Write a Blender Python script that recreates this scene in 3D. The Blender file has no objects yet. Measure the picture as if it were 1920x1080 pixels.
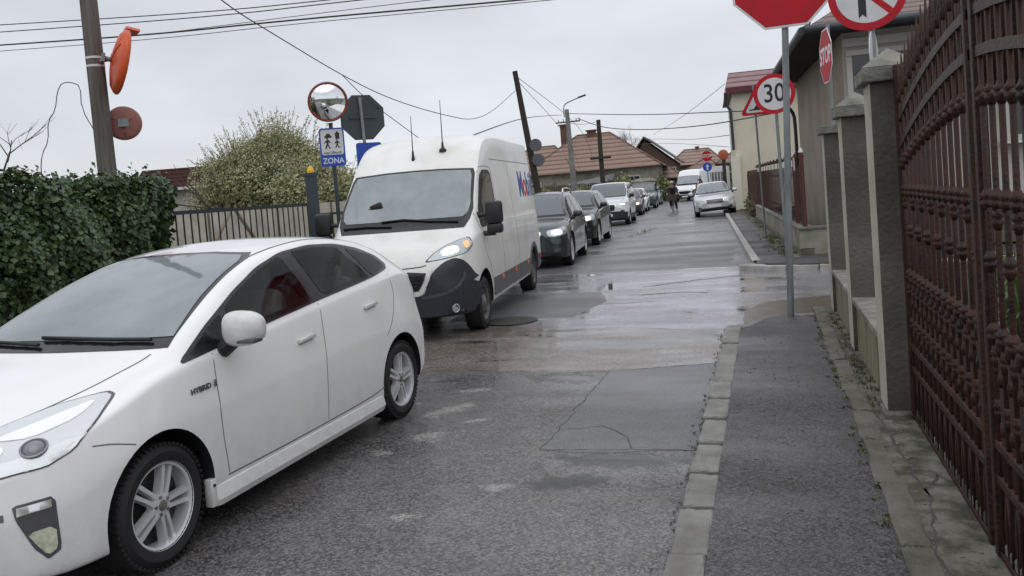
import bpy, bmesh, math, random
from mathutils import Vector, Matrix
from mathutils.bvhtree import BVHTree
from mathutils.geometry import delaunay_2d_cdt
S = bpy.context.scene
R = math.radians
rnd = random.Random(7)

# ------------------------------------------------------------------ camera
F_PX, ROLL, PITCH, YAW, EYE = 1580.0, R(4.5), R(-2.71), R(16.79), 1.7
cd = bpy.data.cameras.new("camera"); cam = bpy.data.objects.new("camera", cd); S.collection.objects.link(cam)
_fw = Vector((-math.sin(YAW), math.cos(YAW), 0)); _rt = Vector((math.cos(YAW), math.sin(YAW), 0)); _z = Vector((0, 0, 1))
_f = _fw * math.cos(PITCH) + _z * math.sin(PITCH); _u = _z * math.cos(PITCH) - _fw * math.sin(PITCH)
_ir = _rt * math.cos(ROLL) - _u * math.sin(ROLL); _iu = _rt * math.sin(ROLL) + _u * math.cos(ROLL)
M = Matrix((_ir, _iu, -_f)).transposed().to_4x4(); M.translation = (0, 0, EYE)
cam.matrix_world = M
cd.sensor_width = 36; cd.lens = 36 * F_PX / 1920; cd.shift_y = -100 / 1920; cd.clip_start = .05; cd.clip_end = 3000
S.camera = cam

# ------------------------------------------------------------------ world: overcast sky, brighter overhead
W = bpy.data.worlds.new("World"); S.world = W; W.use_nodes = True
wn = W.node_tree.nodes; wl = W.node_tree.links; wn.clear()
def N(nt, t, **k):
    n = nt.nodes.new(t)
    for a, b in k.items():
        if a in n.inputs: n.inputs[a].default_value = b
        else: setattr(n, a, b)
    return n
wt = W.node_tree
out = N(wt, 'ShaderNodeOutputWorld'); bg = N(wt, 'ShaderNodeBackground'); wl.new(bg.outputs[0], out.inputs[0])
sky = N(wt, 'ShaderNodeTexSky'); sky.sky_type = 'NISHITA'; sky.sun_disc = False; sky.sun_elevation = R(50); sky.sun_rotation = R(200)
tc = N(wt, 'ShaderNodeTexCoord'); sep = N(wt, 'ShaderNodeSeparateXYZ'); wl.new(tc.outputs['Generated'], sep.inputs[0])
ramp = N(wt, 'ShaderNodeValToRGB'); wl.new(sep.outputs['Z'], ramp.inputs[0])
e = ramp.color_ramp.elements
e[0].position = 0; e[0].color = (.68, .70, .73, 1); e[1].position = 1; e[1].color = (1.15, 1.17, 1.22, 1)
for p, c in ((.12, (.63, .65, .695)), (.3, (.59, .60, .64)), (.5, (.72, .74, .78))):
    q = e.new(p); q.color = (*c, 1)
mp = N(wt, 'ShaderNodeMapping'); mp.inputs['Scale'].default_value = (1, 1, 3.2); wl.new(tc.outputs['Generated'], mp.inputs[0])
no = N(wt, 'ShaderNodeTexNoise', Scale=2.2, Detail=5.0, Roughness=.5); wl.new(mp.outputs[0], no.inputs['Vector'])
mr = N(wt, 'ShaderNodeMapRange'); mr.inputs[1].default_value = .3; mr.inputs[2].default_value = .7; mr.inputs[3].default_value = .86; mr.inputs[4].default_value = 1.16
wl.new(no.outputs[0], mr.inputs[0])
mul = N(wt, 'ShaderNodeVectorMath', operation='SCALE'); wl.new(ramp.outputs[0], mul.inputs[0]); wl.new(mr.outputs[0], mul.inputs['Scale'])
sk = N(wt, 'ShaderNodeVectorMath', operation='SCALE'); sk.inputs['Scale'].default_value = .008; wl.new(sky.outputs[0], sk.inputs[0])
ad = N(wt, 'ShaderNodeVectorMath', operation='ADD'); wl.new(mul.outputs[0], ad.inputs[0]); wl.new(sk.outputs[0], ad.inputs[1])
wl.new(ad.outputs[0], bg.inputs[0]); bg.inputs[1].default_value = 1.0

sd = bpy.data.lights.new("sun", 'SUN'); sd.energy = .55; sd.angle = R(70); sd.color = (1, .985, .965)
sun = bpy.data.objects.new("sun", sd); S.collection.objects.link(sun); sun.rotation_euler = (R(38), 0, R(25))
sun.location = (0, 0, 20)
S.view_settings.view_transform = 'Standard'; S.view_settings.look = 'None'; S.view_settings.exposure = .14; S.view_settings.gamma = 1
S.render.engine = 'CYCLES'; S.cycles.max_bounces = 6

# ------------------------------------------------------------------ materials
MATS = {}
def mat(name, col, rough=.6, metal=0., col2=None, scale=8., amt=.5, bump=0., bscale=None, coat=0., ior=1.45, emis=0., stretch=None, detail=6., lo=.35, hi=.65, rvar=0., dirt=None):
    if name in MATS: return MATS[name]
    m = bpy.data.materials.new(name); m.use_nodes = True; MATS[name] = m
    nt = m.node_tree; b = nt.nodes['Principled BSDF']; L = nt.links
    b.inputs['Base Color'].default_value = (*col, 1); b.inputs['Roughness'].default_value = rough
    b.inputs['Metallic'].default_value = metal; b.inputs['IOR'].default_value = ior
    b.inputs['Coat Weight'].default_value = coat; b.inputs['Coat Roughness'].default_value = .05
    if emis: b.inputs['Emission Color'].default_value = (*col, 1); b.inputs['Emission Strength'].default_value = emis
    if col2 is not None or bump or rvar or dirt:
        t = N(nt, 'ShaderNodeTexCoord'); v = t.outputs['Object']
        if stretch:
            q = N(nt, 'ShaderNodeMapping'); q.inputs['Scale'].default_value = stretch; L.new(v, q.inputs[0]); v = q.outputs[0]
        n = N(nt, 'ShaderNodeTexNoise', Scale=scale, Detail=detail, Roughness=.6); L.new(v, n.inputs['Vector'])
        if col2 is not None:
            r = N(nt, 'ShaderNodeMapRange'); r.inputs[1].default_value = lo; r.inputs[2].default_value = hi; r.inputs[4].default_value = amt * 2 if amt < .5 else 1; L.new(n.outputs[0], r.inputs[0])
            x = N(nt, 'ShaderNodeMix', data_type='RGBA'); x.inputs[6].default_value = (*col, 1); x.inputs[7].default_value = (*col2, 1)
            L.new(r.outputs[0], x.inputs[0]); L.new(x.outputs[2], b.inputs['Base Color'])
        if dirt:      # road grime thrown up from below, thinning out with height
            z0, z1, dc, da = dirt; sz = N(nt, 'ShaderNodeSeparateXYZ'); L.new(t.outputs['Object'], sz.inputs[0])
            r = N(nt, 'ShaderNodeMapRange'); r.inputs[1].default_value = z0; r.inputs[2].default_value = z1; r.inputs[3].default_value = 1; r.inputs[4].default_value = 0; L.new(sz.outputs['Z'], r.inputs[0])
            n3 = N(nt, 'ShaderNodeTexNoise', Scale=9., Detail=9.0, Roughness=.75); L.new(t.outputs['Object'], n3.inputs['Vector'])
            a_ = N(nt, 'ShaderNodeMath', operation='MULTIPLY_ADD'); L.new(r.outputs[0], a_.inputs[0]); L.new(n3.outputs[0], a_.inputs[1]); a_.inputs[2].default_value = 0
            m_ = N(nt, 'ShaderNodeMath', operation='MULTIPLY'); L.new(a_.outputs[0], m_.inputs[0]); m_.inputs[1].default_value = da; m_.use_clamp = True
            y = N(nt, 'ShaderNodeMix', data_type='RGBA'); y.inputs[7].default_value = (*dc, 1); L.new(m_.outputs[0], y.inputs[0])
            if col2 is not None: L.new(x.outputs[2], y.inputs[6])
            else: y.inputs[6].default_value = (*col, 1)
            L.new(y.outputs[2], b.inputs['Base Color'])
        if rvar:
            r = N(nt, 'ShaderNodeMapRange'); r.inputs[1].default_value = .3; r.inputs[2].default_value = .7; r.inputs[3].default_value = max(0, rough - rvar); r.inputs[4].default_value = rough + rvar
            L.new(n.outputs[0], r.inputs[0]); L.new(r.outputs[0], b.inputs['Roughness'])
        if bump:
            n2 = N(nt, 'ShaderNodeTexNoise', Scale=bscale or scale * 4, Detail=4.0); L.new(v, n2.inputs['Vector'])
            bp = N(nt, 'ShaderNodeBump', Strength=bump, Distance=.02); L.new(n2.outputs[0], bp.inputs['Height']); L.new(bp.outputs[0], b.inputs['Normal'])
    return m

def asphalt(name, dark, light, tint, wet_lo, wet_hi, grain=95., wetscale=.55, spots=(), wb=(.8, .2)):
    """stone-grain asphalt; water film and worn or broken spots (kind, x, y, rx, ry, turn) are part of the surface"""
    m = bpy.data.materials.new(name); m.use_nodes = True; nt = m.node_tree; L = nt.links; b = nt.nodes['Principled BSDF']
    g = N(nt, 'ShaderNodeNewGeometry'); P = g.outputs['Position']
    def mathn(op, a, c, d=None):
        n_ = N(nt, 'ShaderNodeMath', operation=op)
        for i, v_ in enumerate((a, c, d)):
            if v_ is None: continue
            if isinstance(v_, (int, float)): n_.inputs[i].default_value = v_
            else: L.new(v_, n_.inputs[i])
        return n_.outputs[0]
    def rng(v_, a, c, d, e_):
        r = N(nt, 'ShaderNodeMapRange'); L.new(v_, r.inputs[0])
        for i, q in enumerate((a, c, d, e_)): r.inputs[i + 1].default_value = q
        return r.outputs[0]
    def mixc(f, a, c, mode='MIX'):
        x = N(nt, 'ShaderNodeMix', data_type='RGBA', blend_type=mode)
        for i, v_ in ((0, f), (6, a), (7, c)):
            if isinstance(v_, tuple): x.inputs[i].default_value = (*v_, 1)
            elif isinstance(v_, (int, float)): x.inputs[i].default_value = v_
            else: L.new(v_, x.inputs[i])
        return x.outputs[2]
    v = N(nt, 'ShaderNodeTexVoronoi', Scale=grain); L.new(P, v.inputs['Vector'])
    n = N(nt, 'ShaderNodeTexNoise', Scale=grain * .8, Detail=3.0); L.new(P, n.inputs['Vector'])
    sp = N(nt, 'ShaderNodeSeparateXYZ'); L.new(v.outputs['Color'], sp.inputs[0])
    mm = mathn('MULTIPLY', sp.outputs[0], n.outputs[0])
    col = mixc(rng(mm, .10, .5, 0, 1), dark, light)
    big = N(nt, 'ShaderNodeTexNoise', Scale=1.1, Detail=8.0, Roughness=.7); L.new(P, big.inputs['Vector'])
    col = mixc(rng(big.outputs[0], .36, .66, 0, .9), col, tint, 'MULTIPLY')
    fine = N(nt, 'ShaderNodeTexNoise', Scale=5., Detail=8.0, Roughness=.75); L.new(P, fine.inputs['Vector'])
    col = mixc(rng(fine.outputs[0], .45, .75, 0, .45), col, light)
    mp = N(nt, 'ShaderNodeMapping'); mp.inputs['Scale'].default_value = (.55, 1.7, 1); L.new(P, mp.inputs[0])
    w = N(nt, 'ShaderNodeTexNoise', Scale=wetscale, Detail=6.0, Roughness=.6); L.new(mp.outputs[0], w.inputs['Vector'])
    rough = rng(w.outputs[0], .38, .6, wet_hi, wet_lo)
    bst = rng(w.outputs[0], .36, .58, *wb)
    mk = {}
    dn = mathn('MULTIPLY', mathn('SUBTRACT', fine.outputs[0], .5), 4.5)
    for kind, x, y, rx, ry, tr in spots:
        q = N(nt, 'ShaderNodeMapping', vector_type='TEXTURE'); q.inputs['Location'].default_value = (x, y, 0); q.inputs['Rotation'].default_value = (0, 0, tr); q.inputs['Scale'].default_value = (rx, ry, 50); L.new(P, q.inputs[0])
        ln = N(nt, 'ShaderNodeVectorMath', operation='LENGTH'); L.new(q.outputs[0], ln.inputs[0])
        f = rng(mathn('ADD', ln.outputs['Value'], dn), .55, 1.2, 1, 0)
        mk[kind] = mathn('MAXIMUM', mk[kind], f) if kind in mk else f
    if 'scuff' in mk: col = mixc(mathn('MULTIPLY', mk['scuff'], rng(mm, .05, .35, .25, 1)), col, (.30, .29, .27))
    if 'hole' in mk: col = mixc(mathn('MULTIPLY', mk['hole'], .8), col, (.022, .021, .020)); bst = mathn('ADD', bst, mathn('MULTIPLY', mk['hole'], .4))
    if 'water' in mk:
        col = mixc(mathn('MULTIPLY', mk['water'], .75), col, (.035, .033, .03))
        rough = mathn('MULTIPLY', rough, mathn('SUBTRACT', 1., mathn('MULTIPLY', mk['water'], .78))); bst = mathn('MULTIPLY', bst, mathn('SUBTRACT', 1., mathn('MULTIPLY', mk['water'], .97)))
    L.new(col, b.inputs['Base Color']); L.new(rough, b.inputs['Roughness']); b.inputs['IOR'].default_value = 1.5
    bp = N(nt, 'ShaderNodeBump', Distance=.006); L.new(bst, bp.inputs['Strength']); L.new(mathn('ADD', mm, mathn('MULTIPLY', fine.outputs[0], 1.2)), bp.inputs['Height']); L.new(bp.outputs[0], b.inputs['Normal'])
    return m

def tiles(name, c1, c2, rows=3.2, cols=0., axis='Z'):
    """roof tiles: courses run level round the roof, driven by height"""
    m = bpy.data.materials.new(name); m.use_nodes = True; nt = m.node_tree; L = nt.links; b = nt.nodes['Principled BSDF']
    t = N(nt, 'ShaderNodeTexCoord'); s = N(nt, 'ShaderNodeSeparateXYZ'); L.new(t.outputs['Object'], s.inputs[0])
    a = N(nt, 'ShaderNodeMath', operation='MULTIPLY'); a.inputs[1].default_value = rows; L.new(s.outputs[axis], a.inputs[0])
    fr = N(nt, 'ShaderNodeMath', operation='FRACT'); L.new(a.outputs[0], fr.inputs[0])
    n = N(nt, 'ShaderNodeTexNoise', Scale=2.5, Detail=8.0, Roughness=.7); L.new(t.outputs['Object'], n.inputs['Vector'])
    x = N(nt, 'ShaderNodeMix', data_type='RGBA'); x.inputs[6].default_value = (*c1, 1); x.inputs[7].default_value = (*c2, 1); L.new(n.outputs[0], x.inputs[0])
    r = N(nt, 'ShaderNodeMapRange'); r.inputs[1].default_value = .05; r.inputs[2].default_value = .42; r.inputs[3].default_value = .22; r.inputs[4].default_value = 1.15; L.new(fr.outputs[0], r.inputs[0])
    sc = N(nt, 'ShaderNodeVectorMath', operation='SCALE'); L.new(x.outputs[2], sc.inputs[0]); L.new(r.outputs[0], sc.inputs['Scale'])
    L.new(sc.outputs[0], b.inputs['Base Color']); b.inputs['Roughness'].default_value = .55
    bp = N(nt, 'ShaderNodeBump', Strength=.8, Distance=.05); L.new(fr.outputs[0], bp.inputs['Height']); L.new(bp.outputs[0], b.inputs['Normal'])
    return m

white_paint = mat('white_car_paint', (.80, .80, .80), .20, coat=.7, col2=(.75, .75, .745), scale=1.6, bump=0, dirt=(.15, .75, (.30, .285, .26), .8))
van_paint = mat('van_white_paint', (.76, .76, .75), .32, coat=.3, col2=(.60, .58, .52), scale=1.3, lo=.45, hi=.8, dirt=(.2, 1.5, (.28, .25, .20), 1.1))
black_plastic = mat('black_plastic', (.018, .018, .02), .45, bump=.1, bscale=300)
bumper_plastic = mat('bumper_plastic', (.022, .023, .03), .5, bump=.15, bscale=200)
seam = mat('seam_dark', (.12, .12, .12), .7)
black_gloss = mat('black_gloss', (.012, .012, .014), .12)
glass_dark = mat('side_glass', (.020, .024, .026), .03, ior=1.62)
glass_wind = mat('windscreen_sky_reflection', (.15, .182, .192), .06, ior=1.85, col2=(.215, .25, .26), scale=2.5, detail=3)  # base colour paled to carry the sky reflected in the glass
glass_far = mat('far_windscreen', (.075, .09, .10), .08, ior=1.8)
rubber = mat('tyre_rubber', (.014, .014, .015), .75, bump=.2, bscale=80)
alloy = mat('alloy', (.68, .68, .70), .3, metal=.45)
interior_m = mat('car_interior_dark', (.05, .05, .052), .8, bump=.2, bscale=80)
seat_m = mat('seat_fabric', (.17, .165, .16), .9, bump=.3, bscale=120)
def thin_glass(name, tint, refl=1.):
    m = bpy.data.materials.new(name); m.use_nodes = True; nt = m.node_tree; L = nt.links; nt.nodes.clear()
    o_ = N(nt, 'ShaderNodeOutputMaterial'); mx = N(nt, 'ShaderNodeMixShader'); tr = N(nt, 'ShaderNodeBsdfTransparent'); gl = N(nt, 'ShaderNodeBsdfGlossy'); fr_ = N(nt, 'ShaderNodeFresnel')
    tr.inputs[0].default_value = (*tint, 1); gl.inputs['Roughness'].default_value = .045; fr_.inputs['IOR'].default_value = 1.5
    mu = N(nt, 'ShaderNodeMath', operation='MULTIPLY'); mu.inputs[1].default_value = refl; mu.use_clamp = True
    L.new(fr_.outputs[0], mu.inputs[0]); L.new(mu.outputs[0], mx.inputs[0]); L.new(tr.outputs[0], mx.inputs[1]); L.new(gl.outputs[0], mx.inputs[2]); L.new(mx.outputs[0], o_.inputs[0]); return m
side_glass = thin_glass('clear_side_glass', (.80, .84, .83), .75)
hero_lamp = mat('headlight_cover', (.60, .62, .63), .08, ior=1.7, metal=.25)
lens_grey = mat('lens_grey', (.20, .21, .22), .1, metal=.3, ior=1.6)
steel_rim = mat('steel_rim_grey', (.22, .22, .21), .5, metal=.4, col2=(.12, .11, .10), scale=9)
chrome = mat('chrome', (.75, .75, .77), .12, metal=1)
lamp_clear = mat('lamp_clear', (.42, .44, .46), .08, ior=1.7, metal=.35)
lamp_grey = mat('lamp_inner', (.10, .10, .11), .15, metal=.3)
lamp_lit = mat('lamp_lit', (1, .93, .74), .3, emis=1.5)
lamp_lit_w = mat('lamp_lit_white', (.95, 1, .95), .3, emis=2.2)
amber = mat('amber_reflector', (.7, .12, .02), .3)
redlens = mat('red_reflector', (.45, .02, .02), .3)
plate_white = mat('plate_white', (.7, .7, .7), .4)
plate_ink = mat('plate_ink', (.05, .05, .06), .5)

# ------------------------------------------------------------------ object helpers
def tag(o, label=None, cat=None, group=None, kind=None):
    if label: o['label'] = label
    if cat: o['category'] = cat
    if group: o['group'] = group
    if kind: o['kind'] = kind
    return o
def thing(name, label, cat, loc=(0, 0, 0), rz=0., group=None, rx=0., ry=0.):
    o = bpy.data.objects.new(name, None); S.collection.objects.link(o); o.empty_display_size = .2
    o.location = loc; o.rotation_euler = (rx, ry, rz)
    return tag(o, label, cat, group)
def smooth_mesh(me, ang=38):
    for p in me.polygons: p.use_smooth = True
    me.set_sharp_from_angle(angle=R(ang))
def link(name, bm, mats, parent=None, loc=None, smooth=None, rz=None):
    me = bpy.data.meshes.new(name); bmesh.ops.recalc_face_normals(bm, faces=bm.faces) if smooth != 'raw' else None
    bm.to_mesh(me); bm.free()
    for m in (mats if isinstance(mats, (list, tuple)) else [mats]): me.materials.append(m)
    if smooth and smooth != 'raw': smooth_mesh(me, smooth if smooth is not True else 38)
    o = bpy.data.objects.new(name, me); S.collection.objects.link(o)
    if parent: o.parent = parent
    if loc is not None: o.location = loc
    if rz is not None: o.rotation_euler = (0, 0, rz)
    return o
def copy_tree(o, parent=None):
    c = o.copy(); S.collection.objects.link(c)
    if parent: c.parent = parent
    for ch in list(o.children): copy_tree(ch, c)
    return c
def BM(): return bmesh.new()
def box(bm, c, s, rot=None, mi=0, bev=0., taper=None):
    vs = []
    for z in (-.5, .5):
        for x, y in ((-.5, -.5), (.5, -.5), (.5, .5), (-.5, .5)):
            k = taper if (taper and z > 0) else 1
            vs.append(Vector((x * s[0] * k, y * s[1] * k, z * s[2])))
    mt = Matrix.Rotation(rot, 3, 'Z') if isinstance(rot, (int, float)) else (rot or Matrix.Identity(3))
    vv = [bm.verts.new(mt @ v + Vector(c)) for v in vs]
    fs = [bm.faces.new([vv[i] for i in f]) for f in ((3, 2, 1, 0), (4, 5, 6, 7), (0, 1, 5, 4), (1, 2, 6, 5), (2, 3, 7, 6), (3, 0, 4, 7))]
    for f in fs: f.material_index = mi
    if bev:
        es = list({e for f in fs for e in f.edges}); r = bmesh.ops.bevel(bm, geom=es, offset=bev, segments=2, affect='EDGES', profile=.5)
        for f in r['faces']: f.material_index = mi
    return vv
def tube(bm, pts, r, n=8, mi=0, cap=True):
    pts = [Vector(p) for p in pts]; rings = []; rs = r if isinstance(r, (list, tuple)) else [r] * len(pts)
    up = Vector((0, 0, 1))
    for i, p in enumerate(pts):
        d = (pts[min(i + 1, len(pts) - 1)] - pts[max(i - 1, 0)]).normalized()
        a = up if abs(d.dot(up)) < .95 else Vector((1, 0, 0))
        x = d.cross(a).normalized(); y = x.cross(d).normalized()
        rings.append([bm.verts.new(p + (x * math.cos(t) + y * math.sin(t)) * rs[i]) for t in (2 * math.pi * k / n for k in range(n))])
    for a, b in zip(rings, rings[1:]):
        for k in range(n):
            f = bm.faces.new((a[k], a[(k + 1) % n], b[(k + 1) % n], b[k])); f.material_index = mi; f.smooth = True
    if cap:
        for q in (rings[0], rings[-1]):
            f = bm.faces.new(q); f.material_index = mi
def lathe(bm, prof, n=32, axis='Z', c=(0, 0, 0), mi=0, close=False, caps=True):
    """prof: (r, h) list revolved about axis through c"""
    rings = []; c = Vector(c)
    for r_, h in prof:
        ring = []
        for k in range(n):
            t = 2 * math.pi * k / n; a, b = r_ * math.cos(t), r_ * math.sin(t)
            v = {'Z': (a, b, h), 'Y': (a, h, b), 'X': (h, a, b)}[axis]
            ring.append(bm.verts.new(c + Vector(v)))
        rings.append(ring)
    prs = list(zip(rings, rings[1:])) + ([(rings[-1], rings[0])] if close else [])
    for a, b in prs:
        for k in range(n):
            f = bm.faces.new((a[k], a[(k + 1) % n], b[(k + 1) % n], b[k])); f.material_index = mi
    if not close and caps:
        for q in (rings[0], rings[-1]):
            f = bm.faces.new(q); f.material_index = mi
def prism(bm, pts2, y0, y1, mi=0, plane='XZ', bev=0.):
    """polygon in a plane extruded between two offsets"""
    def P(p, h): return {'XZ': (p[0], h, p[1]), 'XY': (p[0], p[1], h), 'YZ': (h, p[0], p[1])}[plane]
    a = [bm.verts.new(P(p, y0)) for p in pts2]; b = [bm.verts.new(P(p, y1)) for p in pts2]; n = len(a)
    fs = [bm.faces.new(a), bm.faces.new(b)] + [bm.faces.new((a[k], a[(k + 1) % n], b[(k + 1) % n], b[k])) for k in range(n)]
    for f in fs: f.material_index = mi
    if bev: bmesh.ops.bevel(bm, geom=list(fs[1].edges) + list(fs[0].edges), offset=bev, segments=2, affect='EDGES')
    return fs
def chaikin(pts, it=2, closed=False, r=.25):
    for _ in range(it):
        o = []; n = len(pts)
        if not closed: o.append(pts[0])
        for i in range(n if closed else n - 1):
            a, b = Vector(pts[i]), Vector(pts[(i + 1) % n])
            if not closed and i == 0: o.append(a.lerp(b, 1 - r)) ; continue
            if not closed and i == n - 2: o.append(a.lerp(b, r)); continue
            o += [a.lerp(b, r), a.lerp(b, 1 - r)]
        if not closed: o.append(pts[-1])
        pts = [Vector(p) for p in o]
    return pts
def interp(tab):
    xs = [t[0] for t in tab]; ys = [t[1] for t in tab]; n = len(xs)
    d = [(ys[i + 1] - ys[i]) / (xs[i + 1] - xs[i]) for i in range(n - 1)]
    m = [d[0]] + [0 if d[i - 1] * d[i] <= 0 else 2 * d[i - 1] * d[i] / (d[i - 1] + d[i]) for i in range(1, n - 1)] + [d[-1]]
    def f(x):
        if x <= xs[0]: return ys[0]
        if x >= xs[-1]: return ys[-1]
        i = 0
        while x > xs[i + 1]: i += 1
        h = xs[i + 1] - xs[i]; t = (x - xs[i]) / h
        return ys[i] * (1 + 2 * t) * (1 - t) ** 2 + m[i] * h * t * (1 - t) ** 2 + ys[i + 1] * t * t * (3 - 2 * t) + m[i + 1] * h * t * t * (t - 1)
    return f
def text_bm(s, size, depth=.002, bold=0., align='CENTER', sx=1.):
    c = bpy.data.curves.new('t', 'FONT'); c.body = s; c.size = size; c.extrude = depth; c.align_x = align; c.align_y = 'CENTER'; c.offset = bold; c.resolution_u = 3
    o = bpy.data.objects.new('t', c); S.collection.objects.link(o); bpy.context.view_layer.update()
    me = bpy.data.meshes.new_from_object(o.evaluated_get(bpy.context.evaluated_depsgraph_get()))
    bm = BM(); bm.from_mesh(me); bpy.data.meshes.remove(me); bpy.data.objects.remove(o); bpy.data.curves.remove(c)
    # text lies in XY facing +Z -> stand it up in XZ facing -Y
    for v in bm.verts: v.co = Vector((v.co.x * sx, -v.co.z, v.co.y))
    return bm

# ------------------------------------------------------------------ vehicles
class Car:
    """Lofted body. Local frame: u runs from the front bumper to the rear, y across, z up."""
    def __init__(s, name, label, cat, T, L, fa, wb, wheel_r, place, heading, paint, arch_r=None, tilt=0., group=None, ns=64, bow=.22, rbow=.12, track=None, cutin=.46, arches=True, lift=0., lowblack=None, cabin=None):
        s.T = {k: interp(v) for k, v in T.items()}; s.L, s.fa, s.wb, s.wr = L, fa, wb, wheel_r; s.bow, s.rbow = bow, rbow
        s.hw = max(v for _, v in T['w'])
        rz = R(90) + heading; rm = Matrix.Rotation(rz, 3, 'Z')
        loc = Vector((place[0], place[1], lift)) + rm @ Vector((L / 2 - fa, 0, 0))
        s.root = thing(name, label, cat, loc, rz, group, rx=tilt); s.root.rotation_mode = 'XYZ'
        ar = arch_r or wheel_r * 1.13
        bm = BM(); us = []
        for i in range(ns + 1):
            t = i / ns; us.append(L * t)
        us = sorted(set([round(u, 4) for u in us] + [.02, .05, .1, .15, L - .02, L - .05, L - .1]))
        rings = []
        for u in us:
            h = s.half(u); ring = [(y, z) for y, z in h] + [(-y, z) for y, z in reversed(h[1:-1])]
            rings.append([bm.verts.new(s.warp(u, y, z)) for y, z in ring])
        n = len(rings[0])
        for a, b in zip(rings, rings[1:]):
            for k in range(n): bm.faces.new((a[k], a[(k + 1) % n], b[(k + 1) % n], b[k]))
        for ring, u in ((rings[0], us[0]), (rings[-1], us[-1])):
            prev = ring; co = s.half(u); hh = [(y, z) for y, z in co] + [(-y, z) for y, z in reversed(co[1:-1])]
            zc = sum(z for _, z in hh) / n
            for q in (.8, .6, .4, .2):
                cur = [bm.verts.new(s.warp(u, y * q, zc + (z - zc) * q)) for y, z in hh]
                for k in range(n): bm.faces.new((prev[k], prev[(k + 1) % n], cur[(k + 1) % n], cur[k]))
                prev = cur
            bm.faces.new(prev)
        bmesh.ops.recalc_face_normals(bm, faces=bm.faces)
        s.bvh = BVHTree.FromBMesh(bm)
        s.body = link('body', bm, [paint, black_plastic], s.root)
        if cabin:
            u0, u1, holes = cabin; kb = BM(); prev = None; rgs = []
            for i in range(25):
                u = u0 + (u1 - u0) * i / 24; hh = s.half(u); hh = hh + [(-y, z) for y, z in reversed(hh[1:-1])]
                rgs.append([kb.verts.new(s.warp(u, y * .935, max(.45 - .0002 * abs(y), z - .055))) for y, z in hh])
            for a, b_ in zip(rgs, rgs[1:]):
                for k in range(len(a)): kb.faces.new((a[k], a[(k + 1) % len(a)], b_[(k + 1) % len(a)], b_[k]))
            kb.faces.new(rgs[0]); kb.faces.new(rgs[-1]); bmesh.ops.recalc_face_normals(kb, faces=kb.faces)
            hb = BM()
            for h_ in holes: prism(hb, [(u - L / 2, z) for u, _, z in h_], -1.5, 1.5)
            bmesh.ops.recalc_face_normals(hb, faces=hb.faces)
            for cbm in (kb, hb):
                cut = link('cutter', cbm, black_plastic, s.root); md = s.body.modifiers.new('b', 'BOOLEAN'); md.object = cut; md.operation = 'DIFFERENCE'; md.solver = 'EXACT'; md.use_self = True
                bpy.context.view_layer.update(); me = bpy.data.meshes.new_from_object(s.body.evaluated_get(bpy.context.evaluated_depsgraph_get()))
                s.body.modifiers.clear(); s.body.data = me; bpy.data.objects.remove(cut)
        if arches:
            cb = BM()
            for ua in (fa, fa + wb):
                for sg in (-1, 1):
                    lathe(cb, [(ar, sg * cutin), (ar, sg * (s.hw + .3))], 48, 'Y', (ua - L / 2, 0, wheel_r * 1.03))
            bmesh.ops.recalc_face_normals(cb, faces=cb.faces)
            cut = link('cutter', cb, black_plastic, s.root)
            md = s.body.modifiers.new('b', 'BOOLEAN'); md.object = cut; md.operation = 'DIFFERENCE'; md.solver = 'EXACT'
            bpy.context.view_layer.update()
            me = bpy.data.meshes.new_from_object(s.body.evaluated_get(bpy.context.evaluated_depsgraph_get()))
            s.body.modifiers.clear(); s.body.data = me; bpy.data.objects.remove(cut)
            me.materials.clear(); me.materials.append(paint); me.materials.append(black_plastic)
            for p in me.polygons:
                c = p.center; p.material_index = 0
                for ua in (fa, fa + wb):
                    d = math.hypot(c.x - (ua - L / 2), c.z - wheel_r * 1.03)
                    if d < ar + .004 and abs(c.y) > cutin - .02 and c.z > 0.02 and (abs(p.normal.y) < .35 or abs(abs(c.y) - cutin) < .01): p.material_index = 1
                if p.normal.z < -.8: p.material_index = 1
                if cabin and p.material_index == 0 and s.bvh.find_nearest(c)[3] > .004: p.material_index = 1
        if lowblack:
            for p in s.body.data.polygons:
                if p.center.z < lowblack[0] and p.center.x + L / 2 < lowblack[1]: p.material_index = 1
        smooth_mesh(s.body.data, 32); s.body.data.name = 'body'
        s.body.location = (0, 0, 0)
        s.track = track or s.hw - .03
    def half(s, u):
        T = s.T; zb, w, zs, ws, wt_, zt = (T[k](u) for k in ('zb', 'w', 'zs', 'ws', 'wt', 'zt'))
        dr = T['dr'](u) if 'dr' in T else .07
        zte = zt - dr; zs = min(zs, zte - .015); ws = min(ws, w)
        zl = zb + .06; zm = zb + (zs - zb) * .30; zw = zb + (zs - zb) * .62
        if 'zc' in T:
            zm = zb + (T['zc'](u) - zb) * .5; zw = T['zc'](u)
        pts = [(0, zb), (w * .78, zb), (w - .035, zb + .012), (w - .012, zl), (w - .003, zm), (w, zw - .02), (w, zw + .03), (ws + .006, zs - .025), (ws - .012, zs + .02), (wt_ + .02, zte - .015), (wt_ - .05, zte + dr * .45), (wt_ * .55, zt - dr * .14), (0, zt)]
        c = chaikin([Vector((a, b, 0)) for a, b in pts], 2)
        return [(p.x, p.y) for p in c]
    def warp(s, u, y, z):
        q = min(1, abs(y) / s.hw)
        x = u + s.bow * q ** 2.6 * max(0, 1 - u / .95) ** 1.2 - s.rbow * q ** 2.6 * max(0, 1 - (s.L - u) / .8) ** 1.2
        return Vector((x - s.L / 2, y, z))
    def P(s, u, y, z): return Vector((u - s.L / 2, y, z))
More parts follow.
